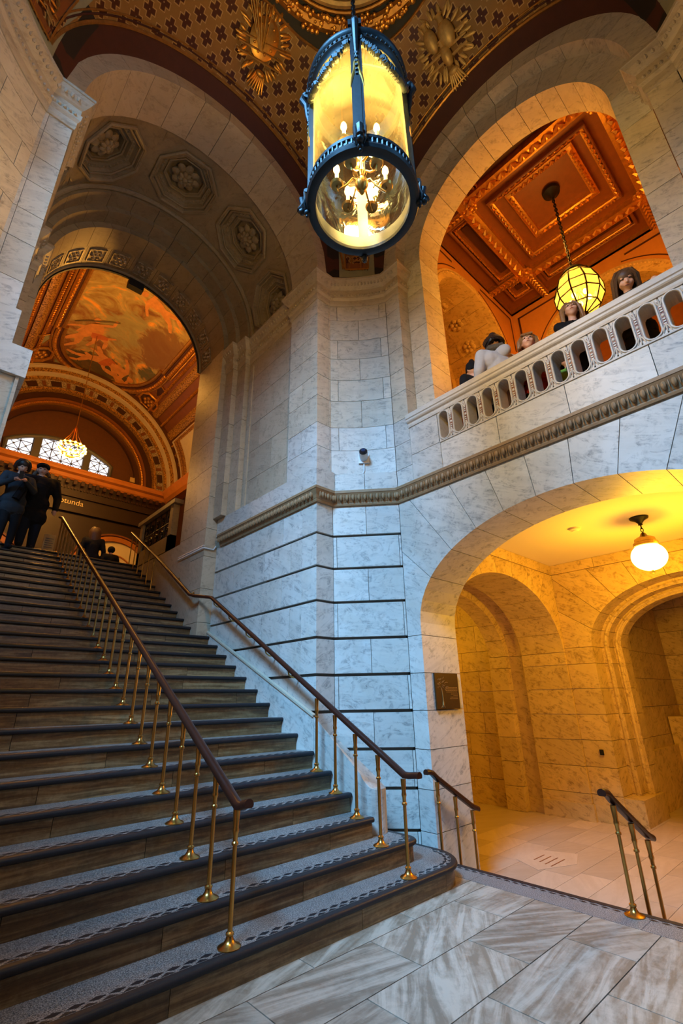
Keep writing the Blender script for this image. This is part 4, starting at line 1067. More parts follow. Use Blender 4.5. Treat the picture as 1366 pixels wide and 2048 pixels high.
# wall camera with its conduit on the hollow corner
wc = thing('security_camera', 'white and black dome security camera on the corner pier', 'security camera', (4.26, 4.09, 4.62))
nv = Vector((-.74, -.67, 0)); cpt = Vector((4.285, 4.125, 4.70)); tv = Vector((.67, -.74, 0))
def CF(u, w, d): p = cpt+tv*u+nv*d; return (p.x, p.y, p.z+w)
MB().prism(rect(-.075, .075, -.08, .07), CF, 0, .035).build('back_box', 'white', wc)
ax = (nv+Vector((0, 0, .35))).normalized()
pts = [Vector(CF(0, .0, .02))+ax*q for q in (0, .06, .10, .125)]
MB().tube(pts, [.055, .062, .064, .058], 18).build('housing', 'white', wc, True)
MB().tube([pts[3], pts[3]+ax*.02, pts[3]+ax*.035], [.060, .057, .04], 18).build('front_cap', 'blackp', wc, True)
MB().tube([pts[3]+ax*.035, pts[3]+ax*.045], [.03, .02], 14).build('lens', 'lens', wc, True)
cd_ = thing('conduit', 'thin white conduit pipe bent below the security camera', 'conduit', CF(0, -.2, .01))
MB().tube([CF(.0, -.08, .015), CF(0, -.19, .015), CF(-.012, -.225, .015), CF(-.04, -.245, .015), CF(-.08, -.25, .015), CF(-.40, -.25, .015)], .011, 8).build('pipe', 'white', cd_, True)
co2 = thing('conduit', 'thin white conduit along the top of the inner stair pilaster', 'conduit', (3.42, 7.1, 3.95))
MB().tube([(3.64, 7.115, 4.0), (3.60, 7.115, 3.93), (3.42, 7.115, 3.93), (3.415, 7.14, 3.93), (3.415, 8.1, 3.93)], .012, 8).build('pipe', 'white', co2, True)
MB().tube([(3.42, 7.112, 3.97), (3.415, 7.14, 3.97), (3.415, 8.1, 3.97)], .009, 8).build('pipe', 'white', co2, True)
# bronze plaque on the arch jamb
pq = thing('plaque', 'dark bronze plaque with engraved tree on the corridor arch jamb', 'plaque', (4.93, 3.54, 1.385))
FP = FY(YL+AE, -1)
MB().prism(rect(4.71, 5.165, 1.386, 1.784), FP, 0, .018).build('plate', 'bronze', pq)
mb = MB(); rr = random.Random(4)
mb.tube([FP(4.83, 1.43, .02), FP(4.835, 1.47, .02), FP(4.83, 1.56, .02), FP(4.82, 1.62, .02)], [.012, .008, .006, .004], 5)
for q in range(34):
    a = rr.random()*2*pi; r_ = .1*sqrt(rr.random()); c = (4.84+r_*1.3*cos(a), 1.66+r_*.75*sin(a))
    mb.tube([FP(c[0]-.012, c[1]-.01*sin(a), .0195), FP(c[0]+.012, c[1]+.01*sin(a), .0195)], .0026, 4)
for q in range(5): mb.tube([FP(4.83, 1.44, .0195), FP(4.79+.02*q, 1.405, .0195)], .003, 4)
mb.build('engraved_tree', 'letters', pq)
mb = MB()
for q, (a, b) in enumerate([(0, 1), (0, 1), (0, 1), (.05, 1), (.42, 1), (.62, 1), (.35, 1), (.3, 1)]):
    z = 1.62-.017*q-(.006 if q > 3 else 0); x = 4.90+.235*a
    while x < 5.135-.01:
        w = .012+.03*rr.random(); mb.prism(rect(x, min(x+w, 5.135), z, z+.007), FP, .018, .0195); x += w+.006
mb.build('engraved_lines', 'letters', pq)

# ================================================================== LOWER CORRIDOR
wcL = thing('wall_corridor_left', 'yellow lit marble wall with round-headed passage in the corridor', 'wall', kind='structure')
CX0, CX1, CY1, CZ1 = X2, 8.78, 3.68, 3.80
LA = (7.02, 2.23, 1.70, 1.13)      # passage arch: centre x, springing z, half width, rise
Fl = FY(CY1)
cz = [ZF, .05, .44, .83, 1.22, 1.62, 2.02, LA[1]]
for z0, z1 in zip(cz, cz[1:]):
    stone(rect(LA[0]+LA[2], CX1+.02, z0, z1), Fl, 0, .8, wcL, 'marble_hall_lit'); stone(rect(CX0-.1, LA[0]-LA[2], z0, z1), Fl, 0, .8, wcL, 'marble_hall_lit')
wedges(*LA, [pi*k/11 for k in range(12)], (CX0-.1, CX1+.02, 0, 3.62), Fl, 0, .8, wcL, 'marble_hall_lit', foc=(LA[0], 1.4))
for a, b in ((CX0-.1, 6.2), (6.2, 7.3), (7.3, 8.3), (8.3, CX1)): stone(rect(a, b, 3.62, CZ1), Fl, -.015, .2, wcL, 'marble_hall_lit')
# passage beyond: recessed rib, then a plain vaulted passage
def half_shell(parent, F_, uc, v0, a, b, d0, d1, z0, mat, name, n=12, th=.2):
    ring(uc, v0, a, b, a+th, b+th, n, F_, d0, d1, parent, mat, name)
half_shell(wcL, Fl, LA[0], LA[1], 1.78, 1.20, .8, 1.1, 0, 'marble_hall_lit', 'rib_stone', 9)
half_shell(wcL, Fl, LA[0], LA[1], 1.62, 1.05, 1.1, 1.45, 0, 'marble_hall_lit', 'rib_stone', 11)
for x in (LA[0]+1.78, LA[0]-1.98): stone(rect(x, x+.2, ZF, LA[1]), Fl, .8, 1.1, wcL, 'marble_hall_lit')
for z0, z1 in zip(cz, cz[1:]):
    stone(rect(LA[0]+1.62, LA[0]+1.95, z0, z1), Fl, 1.1, 1.45, wcL, 'marble_hall_lit')
Fs = FX(LA[0]+1.80)
pz = [ZF, .1, .48, .86, 1.24, 1.62, 2.0, 2.38, 2.9, 3.6]
courses(CY1+1.45, CY1+5.2, pz, Fs, 0, .2, wcL, .74, 'marble_hall_lit')
MB().box(LA[0]-2.2, LA[0]+2.2, CY1+5.2, CY1+5.4, ZF, 3.9).box(LA[0]-2.2, LA[0]+2.2, CY1+1.3, CY1+5.4, 3.6, 3.7).box(LA[0]-2.2, LA[0]-1.9, CY1+1.3, CY1+5.4, ZF, 3.7).build('passage_shell', 'marble_hall_lit', wcL)
MB().box(LA[0]+LA[2]-.03, LA[0]+LA[2]+.05, CY1-.03, CY1+.8, ZF, ZF+.24).box(LA[0]+1.77, LA[0]+1.9, CY1+.8, CY1+5.2, ZF, ZF+.22).build('skirting', 'marble_hall_lit', wcL)
MB().box(CX0-.1, CX1, CY1+.05, CY1+.3, 3.6, 3.82).build('wall_core', 'mortar', wcL)

wcF = thing('wall_corridor_far', 'yellow lit marble wall with deep moulded arch across the corridor', 'wall', kind='structure')
FA = (1.64, 2.29, 1.57, 1.0); Ff = FX(CX1)
for z0, z1 in zip(cz[:-1]+[2.02], cz[1:-1]+[FA[1]]):
    if z1 > z0: stone(rect(FA[0]+FA[2], CY1, z0, z1), Ff, 0, .42, wcF, 'marble_hall_lit')
wedges(*FA, [pi*k/11 for k in range(12)], (-.4, CY1, 0, 3.62), Ff, 0, .42, wcF, 'marble_hall_lit', foc=(FA[0], 1.5))
for a, b in ((-.4, .8), (.8, 2.0), (2.0, 2.9), (2.9, CY1)): stone(rect(a, b, 3.62, CZ1), Ff, -.015, .2, wcF, 'marble_hall_lit')
for (a, b, d0, d1) in ((1.44, .90, .42, .66), (1.32, .80, .66, 1.0)):
    half_shell(wcF, Ff, FA[0], FA[1], a, b, d0, d1, 0, 'marble_hall_lit', 'rib_stone', 11, .3)
    for z0, z1 in zip(cz, cz[1:-1]+[FA[1]]): stone(rect(FA[0]+a, FA[0]+a+.3, z0, z1), Ff, d0, d1, wcF, 'marble_hall_lit')
for a, b, d, r_ in ((1.50, .945, .44, .035), (1.40, .86, .67, .03), (1.345, .82, .68, .022)):
    MB().tube([(CX1+d, FA[0]+a, -.1)]+[(CX1+d, FA[0]+a, .4*k) for k in range(1, 6)]+[(CX1+d, FA[0]+a*cos(pi*i/30), FA[1]+b*sin(pi*i/30)) for i in range(31)], r_, 8).build('roll_moulding', 'marble_hall_lit', wcF, True)
MB().box(CX1+.02, CX1+1.02, FA[0]+1.30, FA[0]+1.62, ZF, ZF+.36).box(CX1-.02, CX1+.1, FA[0]+FA[2]-.02, CY1, ZF, ZF+.24).build('skirting', 'marble_hall_lit', wcF)
wcB = thing('wall_corridor_beyond', 'dim brown marble walls beyond the far corridor arch', 'wall', kind='structure')
bz = [ZF, .2, .34, .8, 1.3, 1.8, 2.3, 2.8, 3.3, 4.0]
courses(-1.5, 3.3, bz, FX(12.6), 0, .2, wcB, 1.05, 'marble_hall_lit'); courses(9.75, 12.6, bz, FY(3.12), 0, .2, wcB, .7, 'marble_hall_lit')
MB().box(9.75, 12.6, 3.04, 3.14, ZF, .6).box(11.6, 12.6, 2.5, 3.1, ZF, 1.1).box(12.2, 12.6, -1.5, 3.1, ZF, .3).build('stepped_base', 'marble_hall_lit', wcB)
MB().box(9.6, 12.9, -2, 4.2, 3.9, 4.0).build('passage_ceiling', 'marble_hall_lit', wcB)
cc_ = thing('ceiling_corridor', 'smooth yellow-lit plaster ceiling of the corridor', 'ceiling', kind='structure')
MB().box(X2-.02, CX1+.1, -2.5, CY1+.1, CZ1, CZ1+.1).build('plaster_slab', 'plaster', cc_)
MB().box(X2-.02, CX1+.2, -1.9, -1.8, ZF, CZ1).build('side_wall', 'marble_hall_lit', cc_)
# globe lamp
gx, gy = 7.2, 1.665
gp = thing('globe_lamp', 'round white glowing globe lamp on a short chain in the corridor', 'lamp', (gx, gy, 3.2))
GZ_ = 3.235; GR = .215
MB().lathe([(0, CZ1), (.12, CZ1), (.115, CZ1-.02), (.06, CZ1-.05), (.025, CZ1-.09), (.03, CZ1-.11), (0, CZ1-.12)], (gx, gy, 0), 20).build('canopy', 'darkiron', gp, True)
lk = MB().tube([(.016*cos(2*pi*i/10), 0, .03*sin(2*pi*i/10)) for i in range(10)], .006, 6, True).mesh('chain_link_small', 'darkiron', True)
z = CZ1-.14; k = 0
while z > GZ_+.36: link('chain_link', lk, gp, (gx, gy, z), (0, 0, pi/2*(k % 2))); z -= .045; k += 1
MB().lathe([(0, .35), (.03, .33), (.05, .29), (.10, .265), (.125, .25), (.13, .205), (.15, .195), (.155, .15), (.13, .14), (0, .14)], (gx, gy, GZ_), 24).build('cap', 'brass_dim', gp, True)
mb = MB()
for q in range(28): mb.ball((gx+.143*cos(2*pi*q/28), gy+.143*sin(2*pi*q/28), GZ_+.175), (.012, .012, .022), 5, 4)
tag(mb.build('cap_beading', 'brass_dim', gp), kind='stuff')
MB().ball((gx, gy, GZ_), (GR, GR, GR*.88), 28, 18).build('glass_globe', 'globe', gp, True)
MB().lathe([(0, -.03), (.015, -.02), (.02, 0), (.012, .02), (0, .03)], (gx, gy, GZ_-GR*.88-.015), 10).build('finial', 'darkiron', gp, True)
light('globe_light', 'POINT', (gx, gy, GZ_-.35), 205, (1, .50, .01), .2)
light('globe_light', 'POINT', (gx, gy-.3, GZ_+.1), 14, (1, .52, .02), .2)
light('passage_light', 'POINT', (7.0, 6.4, 2.9), 60, (1, .54, .02), .15)
sd = thing('smoke_detector', 'small white round detector on the corridor ceiling', 'detector', (6.95, 2.44, CZ1-.06))
MB().lathe([(0, -.05), (.04, -.05), (.055, -.035), (.075, -.03), (.08, 0), (0, 0)], (6.95, 2.44, CZ1), 20).build('housing', 'plaster', sd, True)
MB().box(8.748, 8.765, 3.36, 3.42, .62, .70).build('wall_socket', 'blackp', wcF)

# ================================================================== UPPER HALL BEHIND THE BALCONY
HX0, HX1, HY0, HY1, HZ = X2, 9.36, -.32, 3.69, 10.4
hc = thing('ceiling_hall', 'coffered orange and gold ceiling with nested rectangular frames', 'ceiling', kind='structure')
MB().box(HX0-.1, HX1+.1, HY0-.1, HY1+.1, HZ+.1, HZ+.2).build('ceiling_ground', 'brown_panel', hc)
def frame(x0, x1, y0, y1, w, z, h, mat, name, carve=0, par=hc, mb_only=False):
    p = [(0, z+h), (0, z), (w*.3, z-.015), (w*.7, z-.015), (w, z), (w, z+h)]
    o = MB().sweep([(-w+a, b) for a, b in p], [(x0, y0), (x0, y1), (x1, y1), (x1, y0)], True).build(name, mat, par)
    if carve:
        mb = MB(); rr = random.Random(int(x0*100)); cs = [(x0, y0), (x0, y1), (x1, y1), (x1, y0), (x0, y0)]
        for a, b in zip(cs, cs[1:]):
            A, B = Vector(a), Vector(b); L = (B-A).length; n = int(L/carve); d = (B-A)/L; nr = Vector((d.y, -d.x))
            for k in range(n):
                q = A+d*(L*(k+.5)/n)-nr*(w/2); s_ = 1 if k % 2 else -1
                mb.tube([(q.x-d.x*carve*.6-nr.x*s_*w*.28, q.y-d.y*carve*.6-nr.y*s_*w*.28, z-.012), (q.x, q.y, z-.05), (q.x+d.x*carve*.6+nr.x*s_*w*.28, q.y+d.y*carve*.6+nr.y*s_*w*.28, z-.012)], [.01, w*.22, .008], 5)
        tag(mb.build('carved_leaves', mat, o, True), kind='stuff')
    return o
FX0, FX1, FY0, FY1 = 6.27, 8.33, .62, 2.70
# sweep 'out' is to the right of travel; outer face first
frame(FX0-.1, FX1+.1, FY0-.1, FY1+.1, .22, HZ-.05, .16, 'gold', 'leaf_frame', .10)
frame(FX0+.16, FX1-.16, FY0+.16, FY1-.16, .05, HZ, .12, 'red_brown', 'plain_frame')
frame(FX0+.22, FX1-.22, FY0+.22, FY1-.22, .10, HZ+.02, .1, 'gold', 'bead_frame', .06)
frame(6.62, 7.68, 1.12, 2.15, .12, HZ+.0, .1, 'gold', 'bead_frame', .05)
for (x0, x1, y0, y1) in ((6.36, 8.24, 2.95, 3.38), (6.36, 8.24, -.06, .37), (8.52, 8.98, .78, 2.56), (5.62, 6.08, .78, 2.56), (8.52, 8.98, 2.95, 3.38), (5.62, 6.08, 2.95, 3.38), (8.52, 8.98, -.06, .37), (5.62, 6.08, -.06, .37)):
    frame(x0, x1, y0, y1, .06, HZ, .1, 'red_brown', 'plain_frame'); frame(x0+.06, x1-.06, y0+.06, y1-.06, .035, HZ+.02, .08, 'gold', 'bead_frame', .05)
    dx, dy = (.15, .14)
    MB().box(x0+dx, x1-dx, y0+dy, y1-dy, HZ+.06, HZ+.1).build('dark_panel', 'maroon', hc)
    MB().box(x0+.03, x1-.03, y0+.03, y1-.03, HZ+.085, HZ+.1).build('panel_ground', 'red_brown', hc)
# cross ribs from the frame to the walls
for (x0, x1, y0, y1) in ((8.38, HX1, 2.72, 2.9), (8.38, HX1, .42, .6), (HX0, 6.2, 2.72, 2.9), (HX0, 6.2, .42, .6), (6.1, 6.28, 2.78, HY1), (8.3, 8.48, 2.78, HY1), (6.1, 6.28, HY0, .55), (8.3, 8.48, HY0, .55)):
    r_ = MB().box(x0, x1, y0, y1, HZ-.04, HZ+.1).build('leaf_rib', 'gold_dim', hc); mb = MB(); L = max(x1-x0, y1-y0); n = int(L/.09)
    for k in range(n):
        t = (k+.5)/n; c = (x0+(x1-x0)*t, (y0+y1)/2) if x1-x0 > y1-y0 else ((x0+x1)/2, y0+(y1-y0)*t)
        for s_ in (-1, 1):
            e = (.035, s_*.04) if x1-x0 > y1-y0 else (s_*.04, .035)
            mb.tube([(c[0], c[1], HZ-.05), (c[0]+e[0], c[1]+e[1], HZ-.075), (c[0]+e[0]*1.9, c[1]+e[1]*1.6, HZ-.045)], [.018, .022, .005], 5)
    tag(mb.build('carved_leaves', 'gold', r_, True), kind='stuff')
for x in (6.19, 8.39):
    for y in (.51, 2.81):
        mb = MB(); mb.ball((x, y, HZ-.07), .05, 10, 6)
        for q in range(8): mb.ball((x+.09*cos(q*pi/4), y+.09*sin(q*pi/4), HZ-.06), (.045, .045, .03), 7, 4)
        mb.build('corner_boss', 'gold', hc, True)
frame(HX0+.02, HX1-.0, HY0, HY1, .14, HZ-.06, .16, 'gold_dim', 'wall_cornice', .07)
hw = thing('wall_hall_left', 'ochre painted wall with coffered round arch in the upper hall', 'wall', kind='structure')
hA = (7.31, 8.45, 1.33, 1.33)
def arch_sheet(uc, v0, a, b, u0, u1, w0, w1, F_, th, parent, mat, n=28):
    """wall sheet with an arched opening cut out of it"""
    mb = MB(); pts = [(uc+a, w0)]+[arch_pt(uc, v0, a, b, pi*i/n) for i in range(n+1)]+[(uc-a, w0)]
    out = [(u1, w0)]
    for p in pts[1:-1]:
        d = Vector(p)-Vector((uc, v0)); k = 1e9
        if d.y > 1e-6: k = min(k, (w1-v0)/d.y)
        if d.x > 1e-6: k = min(k, (u1-uc)/d.x)
        if d.x < -1e-6: k = min(k, (u0-uc)/d.x)
        out.append((uc+d.x*k, v0+d.y*k))
    out.append((u0, w0)); out2 = []
    for i in range(len(pts)-1):
        q = [pts[i], out[i]]
        A, B = out[i], out[i+1]
        for c in ((u1, w1), (u0, w1)):
            if (abs(A[0]-c[0]) < 1e-5) != (abs(B[0]-c[0]) < 1e-5) and (abs(A[1]-c[1]) < 1e-5) != (abs(B[1]-c[1]) < 1e-5) and abs(A[0]-B[0]) > 1e-5 and abs(A[1]-B[1]) > 1e-5: q.append(c)
        q += [B, pts[i+1]]; mb.prism(q, F_, 0, th)
    return mb.build('wall_sheet', mat, parent, fix=True)
arch_sheet(hA[0], hA[1], 1.5, 1.5, HX0, HX1, ZT, HZ, FY(HY1), .1, hw, 'ochre')
ring(hA[0], hA[1], hA[2], hA[3], 1.52, 1.52, 1, FY(HY1), -.03, .1, hw, 'marble_hall_lit', 'archivolt', 0, sub=40)
mb = MB()
for q in range(64): a = pi*q/63; mb.ball((hA[0]+1.45*cos(a), HY1-.03, hA[1]+1.45*sin(a)), (.026, .02, .026), 6, 4)
tag(mb.build('carved_eggs', 'marble_hall_lit', hw, True), kind='stuff')
half_shell(hw, FY(HY1), hA[0], hA[1], 1.33, 1.33, .1, 1.35, 0, 'marble_hall_lit', 'soffit_stone', 11)
half_shell(hw, FY(HY1), hA[0], hA[1], 1.15, 1.15, 1.35, 1.6, 0, 'marble_hall_lit', 'soffit_stone', 11)
for k in range(7):      # rosettes along the soffit
    th = pi*(k+.5)/7.0; er = Vector((cos(th), 0, sin(th))); et = Vector((-sin(th), 0, cos(th))); ey = Vector((0, 1, 0))
    c = Vector((hA[0], HY1+.72, hA[1]))+er*1.33
    mb = MB(); fr_ = []
    for (ra, rb) in ((.25, .21),):
        o, i_ = [(ra*u, ra*w) for u, w in ((1, 1), (-1, 1), (-1, -1), (1, -1))], [(rb*u, rb*w) for u, w in ((1, 1), (-1, 1), (-1, -1), (1, -1))]
        for q in range(4):
            j = (q+1) % 4; P4 = [o[q], o[j], i_[j], i_[q]]
            mb.add([c+et*u+ey*w*1.15-er*.012 for u, w in P4]+[c+et*u+ey*w*1.15+er*.03 for u, w in P4], [(0, 1, 2, 3), (0, 1, 5, 4), (2, 3, 7, 6)])
    cfm = mb.build('coffer_frame', 'marble_hall_lit', hw); mb = MB(); M3 = Matrix((et, ey, er)).transposed()
    for q in range(6): mb.ball(c+et*.1*cos(q*pi/3)+ey*.11*sin(q*pi/3)-er*.005, (.062, .062, .035), 7, 5, 0, M3)
    mb.ball(c-er*.02, .035, 7, 5); mb.build('rosette', 'marble_hall_lit', cfm, True)
MB().box(HX0+.55, HX0+.9, HY1, HY1+1.6, ZT, hA[1]).box(hA[0]+1.33, HX1, HY1, HY1+1.35, ZT, hA[1]).box(HX0+.5, HX1+.2, HY1+1.6, HY1+1.7, ZT, 10.1).build('passage_shell', 'brown_panel', hw)
hf = thing('wall_hall_far', 'ochre painted wall with maroon bands and round arch at the back of the upper hall', 'wall', kind='structure')
arch_sheet(1.69, 8.48, 1.5, 1.5, HY0, HY1, ZT, HZ, FX(HX1), .1, hf, 'ochre')
ring(1.69, 8.48, 1.26, 1.26, 1.52, 1.52, 1, FX(HX1), -.03, .1, hf, 'marble_hall_lit', 'archivolt', 0, sub=40)
half_shell(hf, FX(HX1), 1.69, 8.48, 1.26, 1.26, .1, 1.0, 0, 'marble_hall_lit', 'soffit_stone', 11)
mb = MB()
for q in range(64): a = pi*q/63; mb.ball((HX1-.03, 1.69+1.45*cos(a), 8.48+1.45*sin(a)), (.02, .026, .026), 6, 4)
tag(mb.build('carved_eggs', 'marble_hall_lit', hf, True), kind='stuff')
MB().box(HX1+1.0, HX1+1.1, HY0, HY1, ZT, HZ).box(HX1, HX1+1, 2.95, HY1, ZT, 8.48).build('passage_shell', 'brown_panel', hf)
MB().box(HX0-.05, HX1, HY0-.1, HY0, ZT, HZ).build('side_wall', 'ochre', hf)
MB().box(HX0-.02, HX0+.02, -.32, 3.69, 9.65, HZ).build('front_wall', 'ochre', hf)
# maroon painted bands in the spandrels
for F_, uc, u0, u1, par in ((FY(HY1-.004), hA[0], HX0+.1, HX1-.13, hw), (FX(HX1-.004), 1.69, HY0+.13, HY1-.13, hf)):
    for s_ in (-1, 1):
        e = u1 if s_ > 0 else u0; hh = abs(e-uc); mb = MB(); mb2 = MB()
        zt = HZ-.22; P3 = []
        pa = (e, 9.15); pb_ = (e, zt); pc = (uc+s_*.55, zt)
        w = .045
        mb.prism(rect(min(e, e-s_*w), max(e, e-s_*w), 9.15, zt), F_, -.004, 0); mb.prism(rect(min(e, pc[0]), max(e, pc[0]), zt-w, zt), F_, -.004, 0)
        arc = [arch_pt(uc, 8.46, 1.62, 1.62, (pi*.13+(pi*.28)*i/10) if s_ > 0 else pi-(pi*.13+(pi*.28)*i/10)) for i in range(11)]
        arc2 = [arch_pt(uc, 8.46, 1.645, 1.645, (pi*.13+(pi*.28)*i/10) if s_ > 0 else pi-(pi*.13+(pi*.28)*i/10)) for i in range(11)]
        mb.prism(arc+arc2[::-1], F_, -.004, 0)
        mb.build('painted_band', 'maroon', par)
MB().box(XB+.3, HX1, HY0, HY1, ZT-.3, ZT).build('hall_floor', 'marble_warm', hf)
# faceted hall lantern
hx, hy, hz = 7.12, 1.63, 7.88
hl = thing('faceted_lantern', 'faceted glass and iron lantern hanging in the upper hall', 'lantern', (hx, hy, hz-.5))
MB().lathe([(0, HZ+.06), (.16, HZ+.06), (.15, HZ+.0), (.09, HZ-.04), (.05, HZ-.10), (.03, HZ-.14), (0, HZ-.14)], (hx, hy, 0), 24).build('canopy', 'darkiron', hl, True)
lev = [(.17, .44), (.30, .26), (.38, .02), (.37, -.16), (.27, -.36), (.06, -.46)]; NF = 10
pt = lambda k, i: (hx+lev[i][0]*cos(2*pi*k/NF), hy+lev[i][0]*sin(2*pi*k/NF), hz+lev[i][1])
lk2 = MB().tube([(.02*cos(2*pi*i/10), 0, .04*sin(2*pi*i/10)) for i in range(10)], .010, 6, True).mesh('chain_link_hall', 'darkiron', True)
z = HZ-.16; k = 0
while z > hz+.6: link('chain_link', lk2, hl, (hx, hy, z), (0, 0, pi/2*(k % 2))); z -= .06; k += 1
MB().lathe([(0, .60), (.03, .58), (.05, .54), (.04, .5), (.1, .48), (.19, .46), (.2, .42), (.16, .42), (0, .44)], (hx, hy, hz), 20).build('cap', 'darkiron', hl, True)
MB().lathe([(.17, .44), (.26, .36), (.255, .34), (.17, .42)], (hx, hy, hz), 10).build('top_band', 'darkiron', hl)
for k in range(NF):
    MB().tube([pt(k, i) for i in range(6)], .013, 6).build('iron_rib', 'darkiron', hl, True)
    for i in range(5): MB().add([pt(k, i), pt(k+1, i), pt(k+1, i+1), pt(k, i+1)], [(0, 1, 2, 3)]).build('glass_pane', 'lamp_glass', hl, fix=False)
for i in range(1, 6): MB().tube([pt(k, i) for k in range(NF)], .011, 6, True).build('iron_hoop', 'darkiron', hl, True)
MB().lathe([(0, -.56), (.015, -.54), (.03, -.5), (.06, -.46), (0, -.44)], (hx, hy, hz), 10).build('finial', 'darkiron', hl, True)
for k in range(5):
    a = 2*pi*k/5+.3; q = (hx+.15*cos(a), hy+.15*sin(a), hz-.18)
    arm = MB().tube([(hx, hy, hz+.1), (hx+.1*cos(a), hy+.1*sin(a), hz-.22), q], .008, 6).build('candle_arm', 'brass_dim', hl, True)
    MB().ball((q[0], q[1], q[2]+.06), (.035, .035, .055), 10, 8).build('bulb', 'bulb', arm, True)
light('hall_lantern_light', 'POINT', (hx, hy, hz-.05), 400, (1, .47, .06), .25)
light('hall_lantern_light', 'POINT', (hx, hy+.1, hz+1.2), 60, (1, .46, .07), .3)

# ================================================================== ROTUNDA AT THE HEAD OF THE STAIR
RX, RZ, RR, RY0, RY1 = 2.87, 8.93, 3.72, 8.2, 17.0
rv = thing('ceiling_rotunda', 'dark red barrel vault with a framed cloud painting at the head of the stair', 'ceiling', kind='structure')
def vcyl(th, y, k=0): return (RX+(RR-k)*cos(th), y, RZ+(RR-k)*sin(th))
MB().grid(lambda u, v: vcyl(pi*u, RY0+(RY1-RY0)*v), 60, 4).build('vault_ground', 'red_brown', rv, 'all', fix=False)
# painted panel: long rectangle with a rounded, stepped far end
def moutline(g=0):
    L = []; a0, a1 = radians(63)-g/RR, radians(113)+g/RR; yc_ = 14.2; am = (a0+a1)/2; hw_ = (a1-a0)/2
    L += [(a0, 9.0), (a0, yc_-.3), (a0+radians(1.5), yc_-.3), (a0+radians(1.5), yc_)]
    for i in range(1, 24):
        t = pi*i/24; L.append((am-(hw_-radians(1.5))*cos(t), yc_+(2.0+g)*sin(t)))
    L += [(a1-radians(1.5), yc_), (a1-radians(1.5), yc_-.3), (a1, yc_-.3), (a1, 9.0)]
    return L
mo = moutline(); mb = MB(); mb.uv = {}
rows_ = 26
def mxy(u, v):      # bilinear fill between the two long edges
    y = 9.0+(16.19-9.0)*v; a0, a1 = radians(63), radians(113); am, hw_ = (a0+a1)/2, (a1-a0)/2
    if y <= 14.2: w = hw_ if y < 13.9 else hw_-radians(1.5)
    else: w = (hw_-radians(1.5))*sqrt(max(0, 1-((y-14.2)/2.0)**2))
    return am+w*(2*u-1), y
mb.grid(lambda u, v: vcyl(*mxy(u, v), .03), 20, 40, 0, lambda u, v: (RR*mxy(u, v)[0], mxy(u, v)[1]))
mr = mb.build('painted_canvas', 'mural', rv, 'all', fix=False)
for g, r_, mt, k in ((.03, .06, 'gold_dim', .06), (.14, .05, 'maroon', .06), (.24, .075, 'gold', .07), (.36, .035, 'gold_dim', .05)):
    MB().tube([vcyl(a, y, k) for a, y in moutline(g)], r_, 7).build('canvas_frame', mt, rv, True)
mb = MB(); L = moutline(.24)
for (a, y), (a2, y2) in zip(L, L[1:]):
    n = max(1, int(hypot((a2-a)*RR, y2-y)/.13))
    for q in range(n): t = (q+.5)/n; mb.ball(vcyl(a+(a2-a)*t, y+(y2-y)*t, .13), .045, 6, 4)
tag(mb.build('frame_beading', 'gold', rv, True), kind='stuff')
# painted figures and ground of the canvas: generic groups of reclining nudes on a dark bank
M['paint_skin'] = plain('painted_skin', (.62, .25, .06), .6, 0, .45, 5); M['paint_dark'] = plain('painted_bank', (.13, .075, .025), .6, 0, .4, 3)
M['paint_cloth'] = plain('painted_cloth', (.50, .12, .02), .6, 0, .4, 4); M['paint_cloud'] = plain('painted_cloud', (.22, .10, .03), .6, 0, .45, 3)
def blob(pts, mat, k, name='painted_figure'):      # closed outline in (angle degrees, y)
    mb = MB(); mb.add([vcyl(radians(a), y, k) for a, y in pts], [tuple(range(len(pts)))]); return mb.build(name, mat, mr, fix=False)
def limb(p, q, w0, w1, mat='paint_skin', k=.038):
    P, Q = Vector((radians(p[0])*RR, p[1])), Vector((radians(q[0])*RR, q[1])); d = (Q-P).normalized(); n = Vector((-d.y, d.x)); out = []
    for i in range(7): t = i/6; out.append(P+(Q-P)*t+n*(w0+(w1-w0)*t)*(1+.25*sin(pi*t)))
    for i in range(7): t = 1-i/6; out.append(P+(Q-P)*t-n*(w0+(w1-w0)*t)*(1+.25*sin(pi*t)))
    return [(math.degrees(v.x/RR), v.y) for v in out]
def oval(c, ra, ry): return [(c[0]+math.degrees(ra/RR)*cos(2*pi*i/14), c[1]+ry*sin(2*pi*i/14)) for i in range(14)]
def figure(c, ang, s, kk=.04, cloth=False):
    ca, sa = cos(ang), sin(ang); T_ = lambda u, w: (c[0]+math.degrees((u*ca-w*sa)*s/RR), c[1]+(u*sa+w*ca)*s)
    for (a, b, w0, w1) in (((0, 0), (0, .62), .17, .20), ((0, 0), (.28, -.5), .12, .08), ((.28, -.5), (.12, -.95), .08, .05), ((0, 0), (-.2, -.55), .12, .08), ((-.2, -.55), (-.5, -.85), .08, .05), ((.16, .55), (.6, .6), .07, .055), ((.6, .6), (.75, .95), .055, .04), ((-.16, .55), (-.5, .35), .07, .055), ((-.5, .35), (-.75, .1), .05, .04)):
        blob(limb(T_(*a), T_(*b), w0*s, w1*s), 'paint_skin', kk)
    blob(oval(T_(.04, .85), .12*s, .15*s), 'paint_skin', kk+.002)
    if cloth: blob(limb(T_(-.25, -.1), T_(.35, -.25), .16*s, .1*s), 'paint_cloth', kk+.003)
figure((104.5, 14.2), 2.6, .85); figure((98, 13.9), 3.5, .8, .045, True); figure((96, 15.3), 1.9, .75); figure((85, 15.2), 1.3, .95, .042, True); figure((80, 15.7), 1.0, .7, .046)
figure((80, 11.6), 4.4, .8)
blob(limb((110, 13.55), (92, 13.0), .025, .02), 'paint_dark', .05, 'painted_spear')
